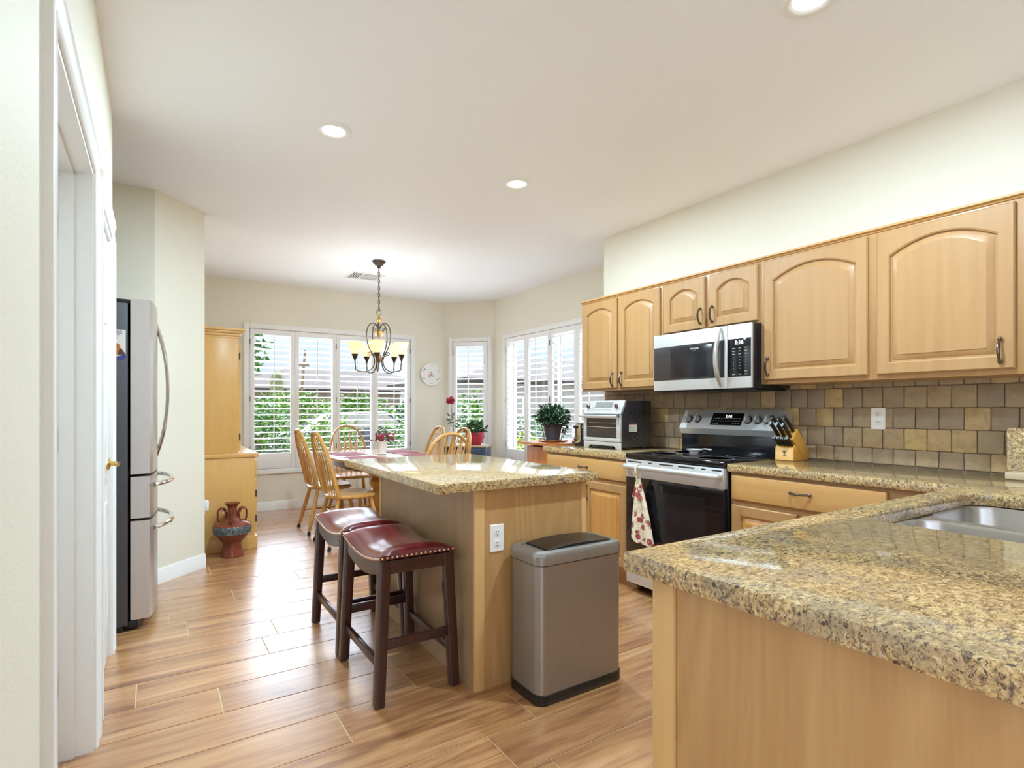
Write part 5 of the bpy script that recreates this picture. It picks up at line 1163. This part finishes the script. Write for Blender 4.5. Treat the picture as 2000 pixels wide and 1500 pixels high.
mb = MB(); mb.lathe([(0.030, 0.757), (0.032, 0.760), (0.024, 0.80), (0.022, 0.93), (0.034, 1.00), (0.031, 1.00), (0.019, 0.93), (0.020, 0.80), (0.001, 0.775)], M_CLEAR, (p.x, p.y, 0), 20); mb.build('glass', t, ang=40)
t = thing('cut_flower', 'single crimson flower on a leafy stem in the slim glass vase', 'flower', (p.x, p.y, 0.78))
mb = MB(); mb.tube([(p.x, p.y, 0.78), (p.x + 0.004, p.y, 0.98), (p.x - 0.03, p.y - 0.01, 1.22), (p.x - 0.045, p.y - 0.015, 1.315)], 0.004, M_STEM, 6); leaf_cloud(mb, (p.x - 0.01, p.y, 1.08), (0.075, 0.075, 0.09), 26, 0.06, [M_STEM], 9); mb.build('stem', t)
mb = MB(); leaf_cloud(mb, (p.x - 0.048, p.y - 0.018, 1.335), (0.042, 0.042, 0.035), 110, 0.036, [M_CRIM], 11); mb.sphere((p.x - 0.048, p.y - 0.018, 1.333), 0.022, M_CRIM, 10); mb.build('bloom', t, smooth=False)
p = NM @ Vector((0.10, -0.03, 0)); t = thing('potted_plant', 'trailing green plant in a red pot on the navy table', 'potted plant', (p.x, p.y, 0.757))
mb = MB(); mb.lathe([(0.075, 0.757), (0.08, 0.762), (0.125, 0.86), (0.115, 0.925), (0.085, 0.94), (0.075, 0.935)], M_REDP, (p.x, p.y, 0), 28); mb.build('pot', t, ang=40)
mb = MB(); leaf_cloud(mb, (p.x, p.y, 0.975), (0.15, 0.15, 0.075), 300, 0.055, [M_GREEN, M_GREEN4], 21); mb.build('foliage', t, smooth=False)

# plate on the back wall
t = thing('wall_plate', 'white floral china plate hanging on the back wall by the bay', 'plate', (3.245, YB, 1.712))
PXc, PZc = 3.245, 1.712; mb = MB()
rings = []
for r_, w in ((0.09, 0.004), (0.145, 0.020), (0.160, 0.026), (0.158, 0.030), (0.142, 0.026), (0.095, 0.012), (0.001, 0.011)):
    n = 48; rings.append([(PXc + r_ * (1 + (0.018 * cos(12 * 2 * pi * k / n) if r_ > 0.15 else 0)) * cos(2 * pi * k / n), YB - w, PZc + r_ * (1 + (0.018 * cos(12 * 2 * pi * k / n) if r_ > 0.15 else 0)) * sin(2 * pi * k / n)) for k in range(n)])
mb.loft(rings, M_CERAM); mb.build('china', t, ang=40)
rnd = random.Random(4); mb = MB()
def dab(x, z, r_, m, w): mb.loft([[(x + r_ * cos(2 * pi * k / 7), YB - w - q, z + r_ * 0.8 * sin(2 * pi * k / 7)) for k in range(7)] for q in (0, 0.0008)], m)
for k in range(26): a = rnd.uniform(0, 2 * pi); r_ = 0.045 * rnd.random() ** 0.6; dab(PXc + r_ * cos(a), PZc + r_ * sin(a), rnd.uniform(0.005, 0.009), (M_BERRY, M_STEM, M_LABRED)[k % 3], 0.0122)
for s_ in range(6):
    a0 = s_ * pi / 3 + 0.5
    for k in range(5): a = a0 + rnd.uniform(-0.13, 0.13); r_ = 0.127 + rnd.uniform(-0.010, 0.010); dab(PXc + r_ * cos(a), PZc + r_ * sin(a), 0.006, (M_STEM, M_INK, M_BERRY)[k % 3], 0.0225)
mb.build('painted_flowers', t)

# ------------------------------------------------------------------ ceiling fixtures
GL = 'recessed ceiling lights'
def downlight(x, y, label):
    t = thing('recessed_light', label, 'ceiling light', (x, y, H - 0.014), GL)
    mb = MB(); mb.lathe([(0.098, H), (0.098, H - 0.004), (0.090, H - 0.009), (0.072, H - 0.011), (0.066, H - 0.006), (0.060, H - 0.004)], M_TRIM, (x, y, 0), 40, caps=(False, False)); mb.build('trim_ring', t, ang=50)
    mb = MB(); mb.lathe([(0.062, H - 0.004), (0.0005, H - 0.0055)], M_LENS, (x, y, 0), 40, caps=(False, False)); mb.build('lens', t)
    l = bpy.data.lights.new('downlight_lamp', 'AREA'); l.shape = 'DISK'; l.size = 0.12; l.energy = LAMP_W; l.color = (0.66, 0.86, 1.0)
    o = bpy.data.objects.new('downlight_lamp', l); COL.objects.link(o); o.location = (x, y, H - 0.016)
downlight(0.808, 3.04, 'round ceiling light left of the chandelier, nearest the refrigerator')
downlight(2.036, 3.08, 'round ceiling light above the island end by the stove')
downlight(2.03, 1.10, 'round ceiling light cut by the top edge above the peninsula')
# air vent
t = thing('ceiling_vent', 'white square air register on the ceiling behind the chandelier chain', 'vent', (1.99, 6.16, H - 0.012))
mb = MB(); vx0, vx1, vy0, vy1 = 1.80, 2.18, 6.00, 6.32
mb.box(vx0, vy0, H - 0.006, vx1, vy1, H, M_TRIM, 0.002); mb.build('frame', t)
mb = MB()
for a, b_, c_, d_, ax in ((vx0 + .03, vx0 + .145, vy0 + .03, vy1 - .03, 'x'), (vx0 + .155, vx1 - .155, vy0 + .155, vy1 - .03, 'y'), (vx1 - .145, vx1 - .03, vy0 + .03, vy1 - .03, 'x'), (vx0 + .155, vx1 - .155, vy0 + .03, vy0 + .145, 'y')):
    n = 5
    for k in range(n):
        if ax == 'x': q = a + (b_ - a) * k / n; mb.box(q, c_, H - 0.0075, q + 0.012, d_, H - 0.0058, M_DARK if a < 1.9 else M_INKL)
        else: q = c_ + (d_ - c_) * k / n; mb.box(a, q, H - 0.0075, b_, q + 0.011, H - 0.0058, M_INKL)
mb.build('grille', t)
# chandelier
LX, LY = 1.91, 5.464
t = thing('chandelier', 'bronze scroll chandelier with five amber glass shades over the table', 'chandelier', (LX, LY, 1.58))
mb = MB(); mb.lathe([(0.068, H), (0.068, H - 0.008), (0.060, H - 0.014), (0.058, H - 0.026), (0.046, H - 0.032), (0.040, H - 0.044), (0.020, H - 0.052), (0.014, H - 0.075), (0.001, H - 0.078)], M_IRON, (LX, LY, 0), 32, caps=(False, True)); mb.build('canopy', t, ang=40)
mb = MB(); z = H - 0.078; k = 0
while z > 2.245:
    pts = [(0.009 * cos(2 * pi * j / 12), 0.024 * sin(2 * pi * j / 12)) for j in range(12)]
    mb.tube([(LX + (a if k % 2 else 0), LY + (0 if k % 2 else a), z - 0.02 + b) for a, b in pts], 0.0028, M_IRON, 6, closed=True); z -= 0.036; k += 1
mb.tube([(LX, LY, H - 0.06), (LX + 0.004, LY, 2.5), (LX, LY, 2.20)], 0.0022, M_BRASSD, 6); mb.build('chain', t)
mb = MB(); mb.tube([(LX + 0.024 * cos(2 * pi * j / 20) * .84, LY - 0.024 * cos(2 * pi * j / 20) * .54, 2.215 + 0.03 * sin(2 * pi * j / 20)) for j in range(20)], 0.0032, M_IRON, 6, closed=True); mb.build('hanging_ring', t)
mb = MB(); mb.lathe([(0.004, 2.19), (0.012, 2.18), (0.010, 2.16), (0.030, 2.145), (0.032, 2.135), (0.018, 2.115), (0.008, 2.105), (0.010, 2.09), (0.007, 2.08), (0.007, 2.02), (0.012, 2.015)], M_GOLDW, (LX, LY, 0), 20); mb.build('finial', t, ang=45)
mb = MB(); mb.lathe([(0.010, 2.025), (0.040, 2.022), (0.048, 2.012), (0.044, 2.004), (0.047, 1.994), (0.038, 1.980), (0.022, 1.968), (0.008, 1.962), (0.008, 1.79), (0.024, 1.775), (0.030, 1.735), (0.020, 1.705), (0.008, 1.695), (0.005, 1.68)], M_GOLDW, (LX, LY, 0), 24); mb.build('centre_column', t, ang=45)
for k in range(5):
    a = R(-81) + k * 2 * pi / 5 - 0.575; ca, sa = cos(a), sin(a); Q = lambda r_, z: (LX + ca * r_, LY + sa * r_, z)
    pts = [Q(r_, z) for r_, z in ((0.012, 2.045), (0.03, 2.085), (0.06, 2.10), (0.095, 2.085), (0.118, 2.04), (0.126, 1.97), (0.118, 1.90), (0.095, 1.835), (0.062, 1.775), (0.045, 1.72), (0.055, 1.66), (0.095, 1.615), (0.15, 1.600), (0.228, 1.615), (0.236, 1.655), (0.242, 1.715))]
    # smooth the scroll arm
    sm = []
    for i in range(len(pts) - 1):
        p0, p1, p2, p3 = [Vector(pts[max(0, min(len(pts) - 1, i + j))]) for j in (-1, 0, 1, 2)]
        for u in (0, 0.25, 0.5, 0.75): sm.append(0.5 * ((2 * p1) + (p2 - p0) * u + (2 * p0 - 5 * p1 + 4 * p2 - p3) * u * u + (3 * p1 - p0 - 3 * p2 + p3) * u ** 3))
    sm.append(Vector(pts[-1])); mb = MB(); mb.tube(sm, 0.0055, M_IRON, 7)
    cur = [Q(0.062 + 0.026 * (1 - j / 22) * cos(j * 0.42 + 2.6) + 0.035, 1.79 + 0.026 * (1 - j / 22) * sin(j * 0.42 + 2.6)) for j in range(16)]
    mb.tube(cur, 0.0045, M_IRON, 6); mb.sphere(tuple(cur[-1]), 0.008, M_IRON, 8)
    hk = [Q(0.012 + 0.052 * q, 2.03 - 0.03 * sin(q * 3.4) + 0.012 * q) for q in [j / 8 for j in range(9)]]; mb.tube(hk, 0.004, M_IRON, 6); mb.sphere(tuple(hk[-1]), 0.008, M_IRON, 8)
    ar = mb.build('arm', t)
    c = Q(0.242, 0)
    mb = MB(); mb.lathe([(0.006, 1.705), (0.012, 1.725), (0.030, 1.768), (0.036, 1.775), (0.030, 1.778), (0.001, 1.778)], M_IRON, (c[0], c[1], 0), 20); mb.build('socket_cup', ar, ang=40)
    mb = MB(); mb.lathe([(0.030, 1.772), (0.040, 1.79), (0.052, 1.83), (0.066, 1.87), (0.078, 1.897), (0.0765, 1.898), (0.064, 1.872), (0.050, 1.832), (0.038, 1.793), (0.028, 1.775)], M_SHADE, (c[0], c[1], 0), 28, caps=(False, False)); mb.build('shade', ar, ang=60)
    l = bpy.data.lights.new('shade_lamp', 'POINT'); l.energy = SHADE_W; l.color = (0.84, 0.94, 1.0); l.shadow_soft_size = 0.02
    lo = bpy.data.objects.new('shade_lamp', l); COL.objects.link(lo); lo.location = (c[0], c[1], 1.878)

# ------------------------------------------------------------------ outside
GZ = -0.18
struct('ground', MB().box(-60, 7.45, GZ - 0.2, 90, 120, GZ, M_GROUND)).__setitem__('kind', 'structure')
struct('street', MB().box(-60, 19, GZ, 90, 26, GZ + 0.01, M_STREET)).__setitem__('kind', 'structure')
def at_px(u, d):
    a = (u - 1000) / 1068.0; fx, fy, rx, ry = sin(.575), cos(.575), cos(.575), -sin(.575); return (d * (fx + a * rx), d * (fy + a * ry))
def house(u, d, w, dep, eave, ridge, wall, label, garage):
    x, y = at_px(u, d); t = thing('neighbour_house', label, 'house', (x, y, GZ), 'houses across the street')
    mb = MB(); mb.box(x - w / 2, y, GZ, x + w / 2, y + dep, eave, wall); wl = mb.build('wall', t)
    o_ = 0.6; mb = MB(); A = [(x - w / 2 - o_, y - o_, eave), (x + w / 2 + o_, y - o_, eave), (x + w / 2 + o_, y + dep + o_, eave), (x - w / 2 - o_, y + dep + o_, eave)]
    hip = dep / 2 + o_; B = [(x - w / 2 - o_ + hip, y + dep / 2 - 0.05, ridge), (x + w / 2 + o_ - hip, y + dep / 2 - 0.05, ridge), (x + w / 2 + o_ - hip, y + dep / 2 + 0.05, ridge), (x - w / 2 - o_ + hip, y + dep / 2 + 0.05, ridge)]
    mb.loft([[(p[0], p[1], p[2] - 0.18) for p in A], A, B], M_ROOF); mb.build('roof', t, smooth=False)
    for dx, ww, z0, z1 in garage:
        mb = MB(); mb.box(x + dx - ww / 2 - 0.08, y - 0.05, z0 - 0.08, x + dx + ww / 2 + 0.08, y + 0.02, z1 + 0.08, M_TRIM); wf = mb.build('window', t)
        mb = MB(); mb.box(x + dx - ww / 2, y - 0.06, z0, x + dx + ww / 2, y - 0.03, z1, M_GREY); mb.build('pane', wf)
house(690, 36, 15, 9, 2.5, 4.15, M_STUCCO, 'tan house with a hipped tile roof seen through the wide back window', [(-4, 1.6, 0.9, 2.0), (4, 1.4, 0.9, 2.0)])
house(918, 60, 10, 8, 2.7, 4.9, M_STUCCO2, 'pale house seen through the narrow bay shutter', [(-2, 1.4, 0.9, 2.0)])
house(1145, 27, 13, 8, 2.55, 4.0, M_STUCCO2, 'white house with small windows seen through the right-hand window', [(-4.5, 1.3, 1.0, 1.75), (-1.2, 1.6, 1.0, 1.75), (2.5, 1.6, 1.0, 1.75)])
house(476, 62, 14, 9, 2.6, 5.6, M_STUCCO, 'distant tan house behind the bare posts at the window by the hutch', [(2, 1.5, 0.9, 2.0)])
def shrub(u, d, zc_, rad, n, size, m, label, seed, cat='shrub', name='shrub', grp='shrubs outside the windows'):
    x, y = at_px(u, d); t = thing(name, label, cat, (x, y, GZ), grp)
    mb = MB(); leaf_cloud(mb, (x, y, zc_), rad, n, size, m, seed); mb.build('foliage', t, smooth=False)
    mb = MB(); 
    for k in range(4): mb.tube([(x, y, GZ), (x + 0.2 * cos(k * 1.6) * rad[0], y + 0.2 * sin(k * 1.6) * rad[1], zc_)], 0.03, M_BARK, 6)
    mb.build('stem', t)
shrub(505, 10.6, 0.70, (0.75, 0.6, 0.85), 2600, 0.085, [M_GREEN2, M_GREEN4, M_GREEN], 'bright green shrub outside the shutter next to the hutch', 31)
shrub(572, 18.6, 0.95, (1.5, 1.0, 1.0), 3000, 0.12, [M_GREEN2, M_GREEN3, M_GREEN4], 'broad light green shrub outside behind the parked car', 32)
shrub(705, 18.2, 0.95, (1.3, 0.9, 0.85), 2600, 0.12, [M_GREEN2, M_GREEN4], 'yellow-green shrub outside behind the chandelier left shades', 33)
shrub(795, 22.0, 0.75, (1.2, 1.0, 0.75), 2200, 0.13, [M_GREEN4, M_GREEN], 'dull green shrub outside the window part nearest the wall plate', 34)
shrub(920, 10.5, 0.72, (0.75, 0.7, 0.9), 2600, 0.08, [M_GREEN4, M_GREEN2, M_GREEN], 'dense green shrub filling the lower half of the narrow bay window', 35)
shrub(1018, 9.5, 0.35, (0.55, 0.55, 0.50), 1800, 0.06, [M_YELLOW, M_GREEN2], 'yellow flowering shrub outside the right window near the bay', 36)
shrub(1052, 12.0, 0.60, (0.7, 0.7, 0.6), 1800, 0.08, [M_GREEN4, M_GREEN], 'green shrub outside behind the potted ivy', 37)
shrub(648, 9.7, 0.50, (0.62, 0.5, 0.72), 2200, 0.075, [M_GREEN2, M_GREEN4, M_GREEN3], 'leafy green shrub outside in front of the parked car, above the far oak chair', 38)
shrub(790, 10.4, 0.45, (0.62, 0.5, 0.65), 2200, 0.075, [M_GREEN4, M_GREEN, M_GREEN2], 'dark green shrub outside the fourth shutter from the hutch', 39)
# spiky palm plants
def palm(u, d, h_, L, label, seed):
    x, y = at_px(u, d); t = thing('palm', label, 'palm', (x, y, GZ), 'small palms in the front yard'); rnd = random.Random(seed)
    mb = MB(); mb.tube([(x, y, GZ), (x, y, h_)], [0.12, 0.09], M_BARK, 8); mb.build('trunk', t); mb = MB()
    for k in range(38):
        a = rnd.uniform(0, 2 * pi); el = rnd.uniform(-0.2, 1.3); d0 = Vector((cos(a) * cos(el), sin(a) * cos(el), sin(el))); s_ = Vector((-sin(a), cos(a), 0)); P0 = Vector((x, y, h_)); pr = None
        for q in range(5):
            t_ = q / 4; c = P0 + d0 * L * t_ - Vector((0, 0, 0.45 * L * t_ * t_)); w = 0.05 * L * (1 - t_) + 0.004
            cu = (tuple(c - s_ * w), tuple(c + s_ * w))
            if pr: mb.quad([pr[0], pr[1], cu[1], cu[0]], M_GREEN3)
            pr = cu
    mb.build('fronds', t, smooth=False)
palm(556, 20.5, 1.0, 1.0, 'spiky palm outside between the hutch and the chair backs', 1); palm(640, 24.0, 1.2, 1.0, 'spiky palm outside above the far oak chair', 2); palm(930, 13.0, 1.0, 0.9, 'spiky palm rising above the shrub in the bay window', 3)
# tree at the left of the back window
x, y = at_px(478, 13.0); t = thing('tree', 'leafy tree branch outside at the top of the shutter by the hutch', 'tree', (x, y, GZ))
mb = MB(); mb.tube([(x - 0.5, y, GZ), (x - 0.4, y, 1.5), (x - 0.2, y, 2.6), (x + 0.3, y, 3.4)], [0.14, 0.11, 0.08, 0.03], M_BARK, 8); mb.build('trunk', t)
mb = MB(); leaf_cloud(mb, (x + 0.05, y, 2.75), (0.55, 0.6, 0.75), 260, 0.16, [M_GREEN4], 41); leaf_cloud(mb, (x - 0.7, y, 2.6), (0.9, 0.9, 1.2), 700, 0.17, [M_GREEN4, M_GREEN2], 42); mb.build('foliage', t, smooth=False)
# saguaro and posts
x, y = at_px(541, 21.5); t = thing('saguaro', 'tall dark saguaro cactus outside by the first shutter', 'cactus', (x, y, GZ))
mb = MB(); mb.lathe([(0.20, GZ), (0.25, 0.6), (0.25, 2.3), (0.18, 2.65), (0.02, 2.75)], M_CACT, (x, y, 0), 14); mb.build('stem', t)
for s_, z in ((-1, 0.9), (1, 1.1)): mb = MB(); mb.tube([(x, y, z), (x + s_ * 0.3, y, z + 0.05), (x + s_ * 0.42, y, z + 0.3), (x + s_ * 0.42, y, z + 0.9)], [0.1, 0.12, 0.12, 0.08], M_CACT, 10); mb.build('arm', t)
x, y = at_px(596, 22.0); solid('utility_pole', MB().tube([(x - 0.3, y, GZ), (x, y, 3.6)], [0.07, 0.04], M_BARK, 8).box(x - 0.5, y - 0.04, 2.95, x + 0.15, y + 0.04, 3.05, M_BARK), 'thin leaning wooden pole outside between the first two shutters', 'pole', (x - 0.3, y, GZ))
# car in the driveway
x, y = at_px(690, 14.2); t = thing('car', 'dark parked car glimpsed through the lower louvers by the oak chairs', 'car', (x, y, GZ))
side = [(-2.1, 0.30), (-2.15, 0.55), (-1.9, 0.78), (-1.1, 0.86), (-0.5, 1.30), (0.9, 1.34), (1.6, 0.95), (2.1, 0.85), (2.15, 0.45), (2.1, 0.28)]
mb = MB(); mb.prism([(x + a, GZ + b) for a, b in side], y, y + 1.7, M_CARP, 'xz', 0.06); mb.build('body', t)
mb = MB(); mb.prism([(x + a, GZ + b) for a, b in ((-0.95, 0.88), (-0.45, 1.25), (0.85, 1.28), (1.4, 0.95))], y - 0.01, y + 0.02, M_GREY, 'xz'); mb.build('side_window', t)
for dx_ in (-1.3, 1.35):
    mb = MB(); mb.lathe([(0.32, -0.02), (0.33, 0.0), (0.33, 0.18), (0.2, 0.2)], M_TYRE, (x + dx_, y - 0.03, GZ + 0.33), 24, 'y'); wh = mb.build('wheel', t)
    mb = MB(); mb.lathe([(0.21, -0.03), (0.20, -0.02)], M_STEEL, (x + dx_, y - 0.03, GZ + 0.33), 20, 'y')
    for k in range(5): a = k * 2 * pi / 5; mb.tube([(x + dx_, y - 0.065, GZ + 0.33), (x + dx_ + 0.2 * cos(a), y - 0.055, GZ + 0.33 + 0.2 * sin(a))], 0.025, M_CHROME, 6)
    mb.build('rim', wh)
